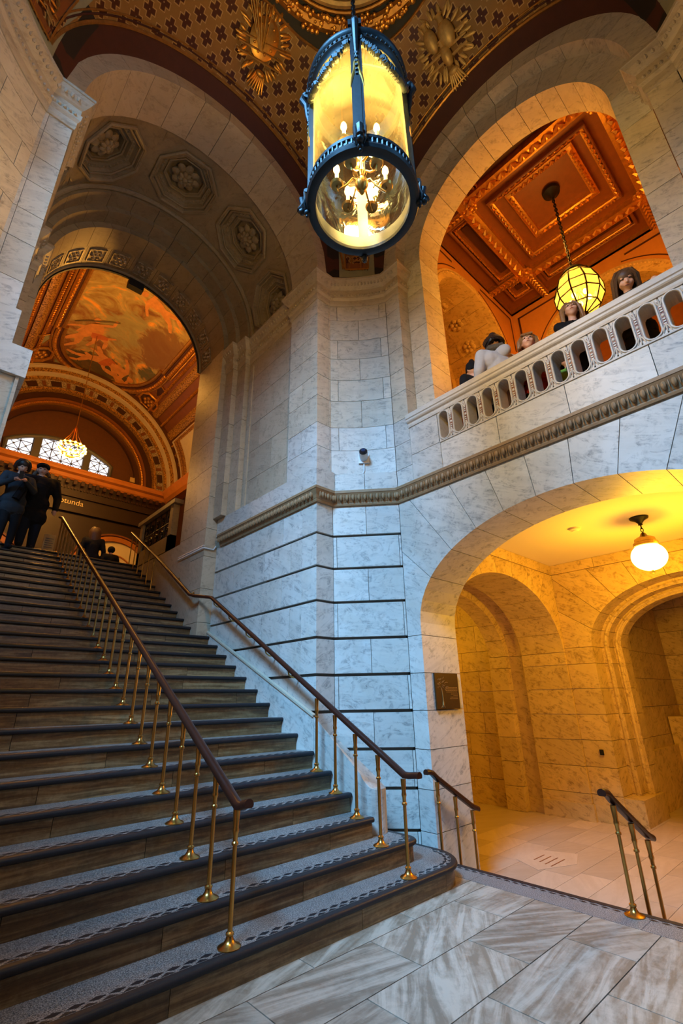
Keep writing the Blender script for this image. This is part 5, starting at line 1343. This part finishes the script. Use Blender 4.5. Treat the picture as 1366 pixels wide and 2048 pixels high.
# octagon and triangle panels beside the canvas end
for a, y in ((118, 15.6), (58.5, 15.7)):
    o = MB(); o.add([vcyl(radians(a)+.40/RR*cos(2*pi*i/8+.39), y+.42*sin(2*pi*i/8+.39), .03) for i in range(8)], [tuple(range(8))]).build('octagon_panel', 'dark_wood', rv, fix=False)
    MB().tube([vcyl(radians(a)+.40/RR*cos(2*pi*i/8+.39), y+.42*sin(2*pi*i/8+.39), .05) for i in range(8)], .05, 6, True).build('octagon_frame', 'gold', rv, True)
    mb = MB()
    for q in range(7): mb.ball(vcyl(radians(a)+(.16 if q else 0)/RR*cos(q*pi/3), y+(.16 if q else 0)*sin(q*pi/3), .05), .085, 7, 5)
    mb.build('rosette', 'gold_dim', rv, True)
    s_ = 1 if a > 90 else -1
    for tri in (((a-s_*4, y-1.25), (a+s_*4, y-1.1), (a+s_*1, y-.55)), ((a-s_*9, y+.75), (a-s_*22, y+1.05), (a-s_*7, y+.1))):
        MB().add([vcyl(radians(p[0]), p[1], .03) for p in tri], [(0, 1, 2)]).build('triangle_panel', 'green_paint' if a > 90 else 'dark_wood', rv, fix=False)
        MB().tube([vcyl(radians(p[0]), p[1], .04) for p in tri], .03, 6, True).build('triangle_frame', 'gold_dim', rv, True)
# transverse gilt bands low on the vault sides
for th, w, mt in ((18, .10, 'gilt_band'), (24, .12, 'gold_dim'), (30, .05, 'gold'), (36, .16, 'gilt_band'), (44, .05, 'gold'), (120.5, .045, 'gold'), (124.5, .14, 'gilt_band'), (55.5, .05, 'gold'), (51, .14, 'gilt_band'), (162, .12, 'gilt_band'), (154, .08, 'gold'), (147, .14, 'gilt_band'), (139, .07, 'gold'), (129.5, .06, 'gold'), (134, .12, 'gilt_band')):
    MB().grid(lambda u, v: vcyl(radians(th)+w/RR*2*(v-.5), RY0+(RY1-.9-RY0)*u, .05+.04*sin(pi*v)), 30, 4).build('gilt_band', mt, rv, 'all', fix=False)
    if mt != 'gilt_band':
        mb = MB()
        for q in range(80): mb.ball(vcyl(radians(th), RY0+.1*q+.05, .1), .038, 5, 4)
        tag(mb.build('gilt_beading', mt, rv, True), kind='stuff')
# far wall with lunette window
rw = thing('wall_rotunda', 'dark carved far wall of the rotunda with striped arch and lunette', 'wall', kind='structure')
FR = FY(RY1)
ringmats = [(3.78, 3.60, 'tymp', -.95, -.6), (3.60, 3.52, 'ivory', -.95, -.5), (3.52, 3.38, 'gilt_band', -.80, -.4), (3.38, 3.32, 'ivory', -.80, -.3), (3.32, 3.24, 'gilt_band', -.6, -.2), (3.24, 2.95, 'relief_band', -.5, -.2), (2.95, 2.86, 'gilt_band', -.55, -.1), (2.86, 2.62, 'dark_wood', -.35, 0), (2.62, 2.54, 'red_brown', -.4, 0), (2.54, 2.48, 'gold', -.3, 0), (2.48, 2.3, 'dark_wood', -.15, 0)]
for ro_, ri_, mt, d0, d1 in ringmats:
    ring(RX-.05, RZ-.02, ri_, ri_, ro_, ro_, 1, FR, d0, d1+.05, rw, mt, 'arch_band', 0, sub=48)
for k in range(26):      # dark panels of the ivory band
    t = pi*(k+.5)/26; w = .10 if k % 2 else .035
    p = [arch_pt(RX-.05, RZ-.02, r_, r_, t+s_*w/3.1*1.6) for r_, s_ in ((3.0, -1), (3.0, 1), (3.19, 1), (3.19, -1))]
    MB().prism(p, FR, -.52, -.5).build('inlay_panel', 'dark_wood' if k % 2 else 'red_brown', rw)
mb = MB()
for q in range(120): a = pi*(q+.5)/120; mb.ball((RX-.05+2.51*cos(a), RY1-.3, RZ-.02+2.51*sin(a)), .035, 5, 4)
tag(mb.build('gilt_beading', 'gold', rw, True), kind='stuff')
WC = (2.63, 7.27, 2.80)      # window head: segment of a circle
def wz(x): return WC[1]+sqrt(max(0, WC[2]**2-(x-WC[0])**2))
n = 40; tym = [(RX-.05+2.32*cos(pi*i/n), RZ-.02+2.32*sin(pi*i/n)) for i in range(n+1)]
x0w, x1w = .98, 4.22
low = [(x1w, RZ+.0)]+[(x1w+(x0w-x1w)*i/n, wz(x1w+(x0w-x1w)*i/n)) for i in range(n+1)]+[(x0w, RZ)]
mb = MB()
for i in range(n):
    a, b = tym[i], tym[i+1]; c, d = (x1w+(x0w-x1w)*i/n, wz(x1w+(x0w-x1w)*i/n)), (x1w+(x0w-x1w)*(i+1)/n, wz(x1w+(x0w-x1w)*(i+1)/n))
    mb.prism([a, b, d, c], FR, -.02, .05)
mb.prism([tym[0], (x1w, wz(x1w)), (x1w, RZ-.05), (tym[0][0], RZ-.05)], FR, -.02, .05); mb.prism([tym[-1], (x0w, wz(x0w)), (x0w, RZ-.05), (tym[-1][0], RZ-.05)], FR, -.02, .05)
mb.build('tympanum', 'tymp', rw)
win = thing('window_1', 'daylit lunette window with three panes of geometric lattice', 'window', (2.6, RY1, 8.95), kind='structure')
MB().tube([(x1w, RY1-.06, RZ+.02)]+[(x1w+(x0w-x1w)*i/20, RY1-.06, wz(x1w+(x0w-x1w)*i/20)) for i in range(21)]+[(x0w, RY1-.06, RZ+.02)], .075, 6, True).build('window_frame', 'winframe', win, True)
for (a, b) in ((1.04, 1.72), (1.96, 3.28), (3.5, 4.16)):
    cols = [a+(b-a)*i/6 for i in range(7)]
    pane = MB().prism([(a, RZ+.04), (b, RZ+.04)]+[(x, wz(x)-.05) for x in cols[::-1]], FR, .0, .02).build('window_pane', 'daypane', win)
    mb = MB(); nx = 2 if b-a < 1 else 4; cw = (b-a)/nx
    for i in range(nx+1): x = a+cw*i; mb.tube([(x, RY1-.02, RZ+.04), (x, RY1-.02, wz(x)-.05)], .014, 4)
    for j in range(4):
        z = RZ+.04+cw*j
        xs_ = [x for x in [a+(b-a)*i/30 for i in range(31)] if wz(x)-.05 > z]
        if len(xs_) > 1: mb.tube([(xs_[0], RY1-.02, z), (xs_[-1], RY1-.02, z)], .014, 4)
        for i in range(nx):
            xa, xb_ = a+cw*i, a+cw*(i+1); za, zb = z, z+cw
            if wz((xa+xb_)/2)-.05 < z+cw*.5: continue
            zb2 = min(zb, wz((xa+xb_)/2)-.03)
            mb.tube([(xa, RY1-.02, za), (xb_, RY1-.02, zb2)], .011, 4); mb.tube([(xb_, RY1-.02, za), (xa, RY1-.02, zb2)], .011, 4); mb.ball(((xa+xb_)/2, RY1-.03, (za+zb2)/2), .035, 6, 4)
    mb.build('lattice', 'winframe', pane)
for x in (1.84, 3.39): MB().box(x-.11, x+.11, RY1-.1, RY1+.02, RZ, wz(x)).build('mullion', 'winframe', win)
# entablature, fascia with the room name, lower wall with two arched doorways
MB().sweep([(-.6, 8.9), (-.02, 8.9), (-.02, 8.84), (.0, 8.80), (.0, 8.72), (-.12, 8.68), (-.12, 8.56), (-.18, 8.5), (-.6, 8.5)], [(-2.0, RY1-.72), (6.25, RY1-.72)]).build('entablature', 'orange_wood', rw)
dm = MB().box(-.05, .05, -.09, 0, -.16, 0).mesh('modillion', 'dark_wood')
for k in range(30): link('modillion', dm, rw, (-.6+.23*k, RY1-.6, 8.48))
dn = MB().box(-.025, .025, -.05, 0, -.07, 0).mesh('dentil', 'dark_wood')
for k in range(70): link('dentil', dn, rw, (-.6+.098*k, RY1-.5, 8.26))
MB().box(-2, 6.3, RY1-.5, RY1, 7.95, 8.5).box(-2, 6.3, RY1-.42, RY1, 7.45, 7.95).build('fascia', 'dark_carved', rw)
MB().box(-2, 6.3, RY1-.3, RY1, 4.3, 7.45).build('lower_wall', 'dark_carved', rw)
tx = bpy.data.curves.new('room_name', 'FONT'); tx.body = 'Rotunda'; tx.size = .26; tx.align_x = 'RIGHT'; tx.extrude = .006
to = bpy.data.objects.new('room_name', tx); COL.objects.link(to); dg = bpy.context.evaluated_depsgraph_get()
tme = bpy.data.meshes.new_from_object(to.evaluated_get(dg)); bpy.data.objects.remove(to); tme.materials.clear(); tme.materials.append(plain('gold_lettering', (.75, .6, .32), .4, .3))
for v in tme.vertices: x, y, z = v.co; v.co = (x+3.50, RY1-.43-z, y+7.70)
link('room_name', tme, rw)
for cx, cz0, r_ in ((.95, 5.2, 1.05), (4.75, 5.55, 1.18)):
    ring(cx, cz0, r_, r_, r_+.16, r_+.16, 1, FR, -.42, -.2, rw, 'orange_wood', 'door_arch', 0, sub=30)
    ring(cx, cz0, r_+.2, r_+.2, r_+.26, r_+.26, 1, FR, -.4, -.2, rw, 'red_brown', 'door_arch', 0, sub=30)
    p = [(cx+r_*cos(pi*i/24), cz0+r_*sin(pi*i/24)) for i in range(25)]
    MB().prism(p+[(cx-r_, 4.3), (cx+r_, 4.3)], FR, -.34, -.28).build('door_lunette', 'plaster', rw)
    MB().tube([(cx+.6*r_*cos(pi*i/20), RY1-.35, cz0+.6*r_*sin(pi*i/20)) for i in range(21)], .03, 6).build('lunette_band', 'orange_wood', rw, True)
    light('door_glow', 'POINT', (cx, RY1-.9, cz0+.1), 1.5, (1, .55, .16), .2)
MB().box(4.92, 5.1, RY1-.14, RY1-.1, 9.2, 9.38).build('light_fitting', 'paper', rw)
# right and left walls of the rotunda
rs = thing('wall_rotunda_right', 'panelled right wall of the rotunda glimpsed beside the inner arch', 'wall', kind='structure')
MB().box(RX+3.6, RX+3.8, RY0, RY1, ZT, RZ+.1).build('side_wall', 'dark_wood', rs)
MB().sweep([(-.1, 8.9), (.5, 8.9), (.5, 8.8), (.4, 8.6), (.3, 8.5), (-.1, 8.5)], [(RX+3.6, RY1-.72), (RX+3.6, RY0)]).build('entablature', 'orange_wood', rs)
for (y0, y1) in ((12.9, 15.9), (9.2, 12.3)):
    for w, d, mt in ((0, .02, 'ivory'), (.14, .04, 'gilt_band'), (.32, .05, 'red_brown'), (.42, .06, 'gilt_band'), (.62, .07, 'ivory')):
        MB().grid(lambda u, v: vcyl(radians(2+w*5+(30-w*10)*u), y0+w+(y1-y0-2*w)*v, .1+d), 8, 2).build('lunette_panel', mt, rs, 'all', fix=False)
MB().box(-.95, -.75, RY0, RY1, ZT, RZ+.1).build('side_wall', 'dark_wood', rs)
MB().box(-1, .19, 8.18, 17.5, ZT-.25, ZT-.03).box(3.54, 6.7, 8.18, 17.5, ZT-.25, ZT-.03).box(.19, 3.54, NST*TRD+Y0+.05, 17.5, ZT-.25, ZT-.03).build('upper_floor', 'dark_wood', rs)
# near wall of the rotunda around the arch (seen from behind only)
MB().prism([(XC+1.9*cos(pi*i/24), ZS+1.9*sin(pi*i/24)) for i in range(25)]+[(-1, ZS), (-1, 12.8), (6.8, 12.8), (6.8, ZS)], FY(8.1), 0, .08).build('near_wall', 'dark_wood', rs)
# iron grille parapet beside the stair head
gp_ = thing('grille_parapet', 'black cast-iron grille panel in a stone frame beside the stair head', 'railing', (3.5, 9.6, ZT))
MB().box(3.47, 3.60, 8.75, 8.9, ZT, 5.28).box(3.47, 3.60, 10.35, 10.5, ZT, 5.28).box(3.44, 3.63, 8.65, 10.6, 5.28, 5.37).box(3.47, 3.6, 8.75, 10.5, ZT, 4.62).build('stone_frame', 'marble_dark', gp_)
mb = MB()
for i in range(5):
    for j in range(2):
        c = (9.07+.29*i, 4.80+.3*j)
        mb.tube([(3.53, c[0]+(.02+.013*k)*cos(.55*k), c[1]+(.02+.011*k)*sin(.55*k)) for k in range(10)], .016, 6); mb.ball((3.53, *c), .03, 8, 6)
for i in range(6): mb.tube([(3.53, 8.93+.285*i, 4.62), (3.53, 8.93+.285*i, 5.28)], .014, 6)
for z in (4.64, 4.95, 5.26): mb.tube([(3.53, 8.9, z), (3.53, 10.35, z)], .014, 6)
mb.build('scroll_grille', 'darkiron', gp_, True)
# rotunda chandelier
kx, ky, kz = 2.36, 14.0, 8.42
ch = thing('rotunda_chandelier', 'golden chandelier with many small bulbs in front of the lunette window', 'chandelier', (kx, ky, kz-.3))
MB().tube([(kx, ky, kz+.75), (kx, ky, RZ+RR-.1)], .012, 6).build('suspension_rod', 'brass_dim', ch, True)
for k in range(8): a = 2*pi*k/8; MB().tube([(kx, ky, kz+.75), (kx+.12*cos(a), ky+.12*sin(a), kz+.4), (kx+.30*cos(a), ky+.30*sin(a), kz+.08)], .010, 5).build('chain_strand', 'brass', ch, True)
for r_, z in ((.32, .08), (.34, -.02), (.24, -.15), (.12, -.24)):
    MB().tube([(kx+r_*cos(2*pi*i/24), ky+r_*sin(2*pi*i/24), kz+z) for i in range(24)], .018, 6, True).build('gilt_hoop', 'brass', ch, True)
    nb = max(6, int(r_*52)); 
    for i in range(nb): link('small_bulb', bpy.data.meshes.get('small_bulb') or MB().ball((0, 0, 0), .034, 7, 5).mesh('small_bulb', 'chand', True), ch, (kx+(r_+.03)*cos(2*pi*i/nb), ky+(r_+.03)*sin(2*pi*i/nb), kz+z-.03))
light('chandelier_and_fill_light', 'POINT', (kx, ky-.2, kz-.1), 420, (1, .44, .07), .35)
light('chandelier_and_fill_light', 'POINT', (RX+.4, 10.8, 9.6), 290, (1, .44, .07), .35)  # extra unseen lamp, added to brighten the ceiling painting
sb = thing('notice_board', 'small pale notice board standing at the head of the stair', 'sign', (1.93, 11.5, ZT))
MB().box(1.80, 2.02, 11.5, 11.53, 4.62, 5.0).build('board', 'paper', sb); MB().box(1.90, 1.93, 11.51, 11.53, ZT, 4.62).build('stand', 'darkiron', sb)
mb = MB()
for q in range(5): mb.box(1.83, 1.99-.02*(q % 2), 11.497, 11.5, 4.70+.05*q, 4.712+.05*q)
mb.build('printed_lines', 'dark_wood', sb)

# ================================================================== PEOPLE
def person(name, label, loc, face, H, hand_l=None, hand_r=None, coat='cloth_black', trousers='cloth_navy', sleeve=None, skin='skin', shoe='cloth_black', bulk=1.0, stride=0.0, look=(0, 0), coat_len=.44, voxel=.014, lean=0.0, hand_mat=None, neck='skin', elbow_out=1.0):
    """one continuous figure; face = heading in degrees, hands given in world coordinates"""
    root = thing(name, label, 'person', loc, group=None)
    a = radians(face); f = Vector((cos(a), sin(a), 0)); s = Vector((sin(a), -cos(a), 0)); u = Vector((0, 0, 1)); o = Vector(loc)
    L = lambda x, y, z: o+f*((x)*H+lean*max(0, z-.45)*H)+s*(y*H)+u*(z*H)      # forward, right, up in body heights
    sleeve = sleeve or coat; caps = []; mats = []
    def cap(p, q, r0, r1, m): caps.append((Vector(p), Vector(q), r0*H, r1*H, m)); 
    b = bulk
    for sd in (-1, 1):
        st_ = stride*sd
        hip, knee, ank = L(0, .052*sd, .50), L(.03+st_*.5, .056*sd, .275), L(-.01+st_*.75, .056*sd, .045)
        cap(hip, knee, .060*b, .043*b, trousers); cap(knee, ank, .043*b, .030*b, trousers)
        cap(ank-f*.02*H-u*.02*H, ank+f*.085*H-u*.027*H, .026, .022, shoe)
        sh = L(0, .108*sd*b, .805); tgt = hand_r if sd > 0 else hand_l
        if tgt is None: el, wr = L(-.02, .15*sd*b*elbow_out, .635), L(.035, .148*sd*b*elbow_out, .485); hd = (L(.045, .145*sd*b, .45)-wr).normalized()
        else:
            wr = Vector(tgt); mid = (sh+wr)/2; ll = (wr-sh).length; dr = max(0, (.17*H)**2-(ll/2)**2)
            el = mid+(s*sd*.6-u*.8).normalized()*sqrt(dr); hd = ((wr-el).normalized()*.6+f*.7-u*.25).normalized()
        cap(sh, el, .040*b, .033*b, sleeve); cap(el, wr, .032*b, .023*b, sleeve)
        hm = hand_mat or skin; pc = wr+hd*.035*H; cap(wr, pc, .016, .022, hm)
        side = hd.cross(u); side = side.normalized() if side.length > .1 else s
        dn = side.cross(hd).normalized(); dn = dn if dn.z < 0 else -dn
        for k, (off, ln_) in enumerate(((-.018, .040), (-.006, .046), (.006, .044), (.018, .036))):      # four fingers with a bend
            q0 = pc+side*off*H; q1 = q0+hd*ln_*.55*H+dn*.006*H; q2 = q1+(hd*.5+dn*.8).normalized()*ln_*.5*H
            cap(q0, q1, .0062, .0058, hm); cap(q1, q2, .0058, .0048, hm)
        th0 = wr+hd*.015*H-side*sd*.018*H; cap(th0, th0-side*sd*.016*H+hd*.024*H+dn*.008*H, .0075, .006, hm)
    cap(L(0, -.035, .53), L(0, .035, .53), .082*b, .082*b, coat); cap(L(0, 0, .55), L(0, 0, .70), .088*b, .094*b, coat)
    cap(L(0, -.05*b, .75), L(0, .05*b, .75), .078*b, .078*b, coat); cap(L(0, -.085*b, .80), L(0, .085*b, .80), .045*b, .045*b, coat)
    cap(L(0, -.03, coat_len), L(0, .03, coat_len), .088*b, .088*b, coat)
    cap(L(0, 0, .82), L(.012, 0, .88), .032, .030, neck)
    # head with face
    ya, pi_ = radians(look[0]), radians(look[1]); hf = (f*cos(ya)+s*sin(ya))*cos(pi_)+u*sin(pi_); hs = hf.cross(u).normalized(); hu = hs.cross(hf).normalized(); hc = L(.018, 0, .928); hh = H if H > 1.5 else H*1.13
    Hd = lambda x, y, z: hc+hf*(x*hh)+hs*(y*hh)+hu*(z*hh)
    cap(Hd(-.012, 0, .018), Hd(-.004, 0, .022), .054*hh/H, .054*hh/H, skin); cap(Hd(.012, 0, -.010), Hd(.016, 0, -.038), .044*hh/H, .026*hh/H, skin)
    cap(Hd(.050, 0, .012), Hd(.062, 0, -.010), .006*hh/H, .0095*hh/H, skin)      # nose
    for sd in (-1, 1):
        cap(Hd(.034, .024*sd, -.010), Hd(.036, .022*sd, -.014), .018*hh/H, .016*hh/H, skin)      # cheeks
        cap(Hd(-.004, .054*sd, .006), Hd(-.006, .056*sd, -.008), .011*hh/H, .009*hh/H, skin)      # ears
        cap(Hd(.044, .012*sd, .026), Hd(.042, .028*sd, .024), .008*hh/H, .007*hh/H, skin)      # brows
    cap(Hd(.047, -.012, -.028), Hd(.047, .012, -.028), .0062*hh/H, .0062*hh/H, skin)
    mb = MB()
    for p, q, r0, r1, m in caps:
        d = q-p; n = 2
        if d.length > 1e-6: mb.tube([p+d*t for t in (0, .25, .5, .75, 1)], [r0+(r1-r0)*t for t in (0, .25, .5, .75, 1)], 10)
        mb.ball(p, r0, 10, 7); mb.ball(q, r1, 10, 7)
    me0 = mb.mesh('tmp', 'skin'); ob = bpy.data.objects.new('tmp', me0); COL.objects.link(ob)
    md = ob.modifiers.new('r', 'REMESH'); md.mode = 'VOXEL'; md.voxel_size = voxel; ms = ob.modifiers.new('s', 'SMOOTH'); ms.iterations = 2; ms.factor = .5
    dg = bpy.context.evaluated_depsgraph_get(); me = bpy.data.meshes.new_from_object(ob.evaluated_get(dg)); bpy.data.objects.remove(ob); bpy.data.meshes.remove(me0)
    names = sorted({c[4] for c in caps}); me.materials.clear()
    for n_ in names: me.materials.append(M[n_])
    ci = [names.index(c[4]) for c in caps]; data = [(c[0], c[1]-c[0], max(1e-9, (c[1]-c[0]).length_squared), c[2], c[3]) for c in caps]; idx = []
    for pl_ in me.polygons:
        c = pl_.center; best = 9; bi = 0
        for i, (p, d, l2, r0, r1) in enumerate(data):
            t = (c-p).dot(d)/l2; t = 0 if t < 0 else 1 if t > 1 else t
            e = (c-p-d*t).length-(r0+(r1-r0)*t)
            if e < best: best = e; bi = i
        idx.append(ci[bi])
    me.polygons.foreach_set('material_index', idx); me.polygons.foreach_set('use_smooth', [True]*len(idx)); me.update()
    body = link('body', me, root)
    for sd in (-1, 1):
        ey = MB().ball(Hd(.0465, .0195*sd, .014), (.0072*hh, .0072*hh, .0050*hh), 8, 6, 0, Matrix((hf, hs, hu)).transposed()).build('eye', 'eye', body, True)
    MB().tube([Hd(.0515, -.014, -.029), Hd(.054, 0, -.0275), Hd(.0515, .014, -.029)], [.001*hh, .0036*hh, .001*hh], 6).build('mouth', 'lip', body, True)
    return root, Hd, hh, L
def hair(root, Hd, hh, mat, length=.12, vol=1.0, name='hair', front=True):
    """cap of hair parted at the front with locks falling to the shoulders"""
    mb = MB(); n = 22
    for k in range(n):
        a = radians(80)+radians(200)*k/(n-1); y = -sin(a)*-1; px, py = cos(a), sin(a)
        top = Hd(-.008, 0, .082*vol); rr_ = .062*vol
        pts = [Hd(-.004+.01*px, .01*py, .080*vol), Hd(-.006+.036*px*vol, .038*py*vol, .070*vol), Hd(-.008+rr_*px*1.02, rr_*py, .030), Hd(-.010+rr_*px*1.05, rr_*1.03*py, -.02)]
        for j in range(1, 4): pts.append(Hd(-.012+rr_*px*(1.05-.04*j), rr_*py*(1.05+.03*j), -.02-length*j/3))
        mb.tube(pts, [.012*hh, .018*hh, .018*hh, .017*hh, .016*hh, .014*hh, .006*hh], 6)
    mb.ball(Hd(-.012, 0, .030), (.061*hh*vol, .061*hh*vol, .058*hh*vol), 14, 10)
    if front:
        for sd in (-1, 1): mb.tube([Hd(.0, .004*sd, .082*vol), Hd(.030, .024*sd, .070), Hd(.026, .052*sd, .036), Hd(.012, .062*sd, -.02), Hd(.010, .064*sd, -.02-length*.8)], [.010*hh, .012*hh, .011*hh, .012*hh, .005*hh], 6)
    return mb.build(name, mat, root, True)
def toward(x, y): return math.degrees(atan2(-y, -x))      # heading from a point to the viewer
# two men at the head of the stair
mA, HdA, hA_, LA_ = person('person', 'man in a black hooded coat and cap descending at the stair head', (1.34, 10.42, ZT), -97, 1.78, coat='cloth_black', trousers='cloth_navy', bulk=1.38, stride=.05, coat_len=.37, voxel=.016, look=(4, -12), hand_mat='skin')
MB().tube([HdA(-.03, -.075, -.055), HdA(-.06, -.06, -.02), HdA(-.075, 0, .0), HdA(-.06, .06, -.02), HdA(-.03, .075, -.055), HdA(.01, .07, -.075)], [.03, .04, .045, .04, .035, .02], 8).build('fur_hood', 'fur', mA, True)
MB().ball(HdA(-.008, 0, .045), (.125, .115, .085), 14, 10).ball(HdA(.055, 0, .045), (.06, .085, .016), 12, 6).build('cap', 'cloth_black', mA, True)
wA = (1.0, 9.75, ZT-1*RIS+.0)
mB, HdB, hB_, LB_ = person('person', 'person in a grey-blue jacket looking down at a phone at the left edge', (.95, 10.02, ZT-RIS*1), -80, 1.74, hand_l=(1.02, 9.72, 5.38), hand_r=(.85, 9.70, 5.36), coat='cloth_greyblue', trousers='cloth_black', bulk=1.1, coat_len=.44, voxel=.016, look=(0, -35))
hair(mB, HdB, hB_, 'hair_dark', .01, 1.04, front=False)
MB().tube([LB_(.06, -.05, .80), LB_(.08, -.03, .66), LB_(.09, .01, .52)], [.05, .075, .07], 8).build('scarf', 'cloth_black', mB, True)
ph = thing('phone', 'dark mobile phone held by the person at the left edge', 'phone', (.93, 9.64, 5.42))
MB().box(.895, .965, 9.625, 9.635, 5.38, 5.52).build('case', 'blackp', ph); MB().box(.90, .96, 9.635, 9.637, 5.39, 5.51).build('screen', 'lens', ph)
# two figures further inside the rotunda
mC, HdC, hC_, LC_ = person('person', 'long-haired person in dark clothes seen from behind beyond the stair head', (3.30, 13.6, ZT), 80, 1.74, coat='cloth_black', bulk=1.1, voxel=.02)
hair(mC, HdC, hC_, 'hair_brown', .16, 1.15)
mD, HdD, hD_, LD_ = person('person', 'shorter dark figure seen from behind at the right beyond the stair head', (3.74, 13.4, ZT), 95, 1.22, coat='cloth_black', bulk=1.25, voxel=.02)
MB().ball(HdD(-.005, 0, .03), (.10, .10, .10), 12, 8).build('hood', 'cloth_black', mD, True)
# people at the balcony; the rail top is at 5.215
HZF = ZT
gA, HdG, hg, LG = person('person', 'girl with long brown hair leaning over the right of the balcony rail', (4.98, .69, HZF-.02), toward(4.98, .69)+6, 1.44, hand_l=(4.655, .93, 5.255), hand_r=(4.60, .42, 5.265), coat='cloth_olive', trousers='cloth_black', lean=.17, look=(-4, -24), voxel=.010)
hair(gA, HdG, hg, 'hair_brown', .13, 1.08)
gB, HdH, hh2, LH = person('person', 'girl with light brown hair gazing upward behind the balcony rail', (4.96, 1.28, HZF), toward(4.98, 1.28)+22, 1.53, hand_l=(4.72, 1.40, 5.235), hand_r=(4.74, 1.05, 5.235), coat='cloth_black', trousers='jeans', lean=.03, look=(14, 12), voxel=.010)
hair(gB, HdH, hh2, 'hair_blond', .12, 1.06)
gC, HdI, hh3, LI = person('person', 'small blond boy whose face just clears the balcony rail', (4.96, 1.83, HZF), toward(4.97, 1.8)+10, 1.42, hand_l=None, coat='red', trousers='cloth_black', lean=.02, look=(5, 12), voxel=.010)
hair(gC, HdI, hh3, 'hair_blond', .02, 1.05, front=False)
mb = MB()
for k in range(9): mb.tube([HdI(.0, -.03+.0075*k, .080), HdI(.042, -.036+.009*k, .064), HdI(.053, -.040+.010*k, .042)], [.010*hh3, .012*hh3, .004*hh3], 5)
mb.build('fringe', 'hair_blond', gC, True)
gD, HdJ, hh4, LJ = person('person', 'adult in a pale grey hooded jacket with back turned at the balcony', (5.0, 2.28, HZF), 60, 1.76, coat='cloth_grey', trousers='jeans', bulk=1.2, lean=-.02, look=(0, -28), voxel=.013)
MB().tube([LJ(.03, -.085, .845), LJ(-.04, -.075, .85), LJ(-.075, 0, .855), LJ(-.04, .075, .85), LJ(.03, .085, .845)], [.03, .045, .05, .045, .03], 9).build('fur_collar', 'fur', gD, True)
MB().ball(LJ(-.075, 0, .80), (.07, .12, .10), 14, 9).build('hood', 'cloth_grey', gD, True)
hair(gD, HdJ, hh4, 'hair_dark', .0, 1.02, front=False); MB().ball(HdJ(-.05, -.0, .075), (.06, .06, .06), 10, 8).build('hair_bun', 'hair_dark', gD, True)
gE, HdK, hh5, LK = person('person', 'person in a black knitted hat and dark coat left of the grey jacket', (5.06, 2.66, HZF), 75, 1.58, coat='cloth_black', bulk=1.15, voxel=.014)
MB().lathe([(.0, .13), (.05, .125), (.085, .09), (.098, .03), (.10, -.03), (.095, -.04), (0, -.04)], HdK(-.006, 0, .025), 16).ball(HdK(-.006, 0, .115), .04, 10, 7).build('knitted_hat', 'cloth_black', gE, True)
gF, HdM, hh6, LM = person('person', 'child in a lime vest glimpsed through the middle balustrade openings', (5.15, 1.50, HZF), 200, 1.02, coat='lime', trousers='orange_cl', sleeve='cloth_black', voxel=.014)
hair(gF, HdM, hh6, 'hair_dark', .03, 1.05)
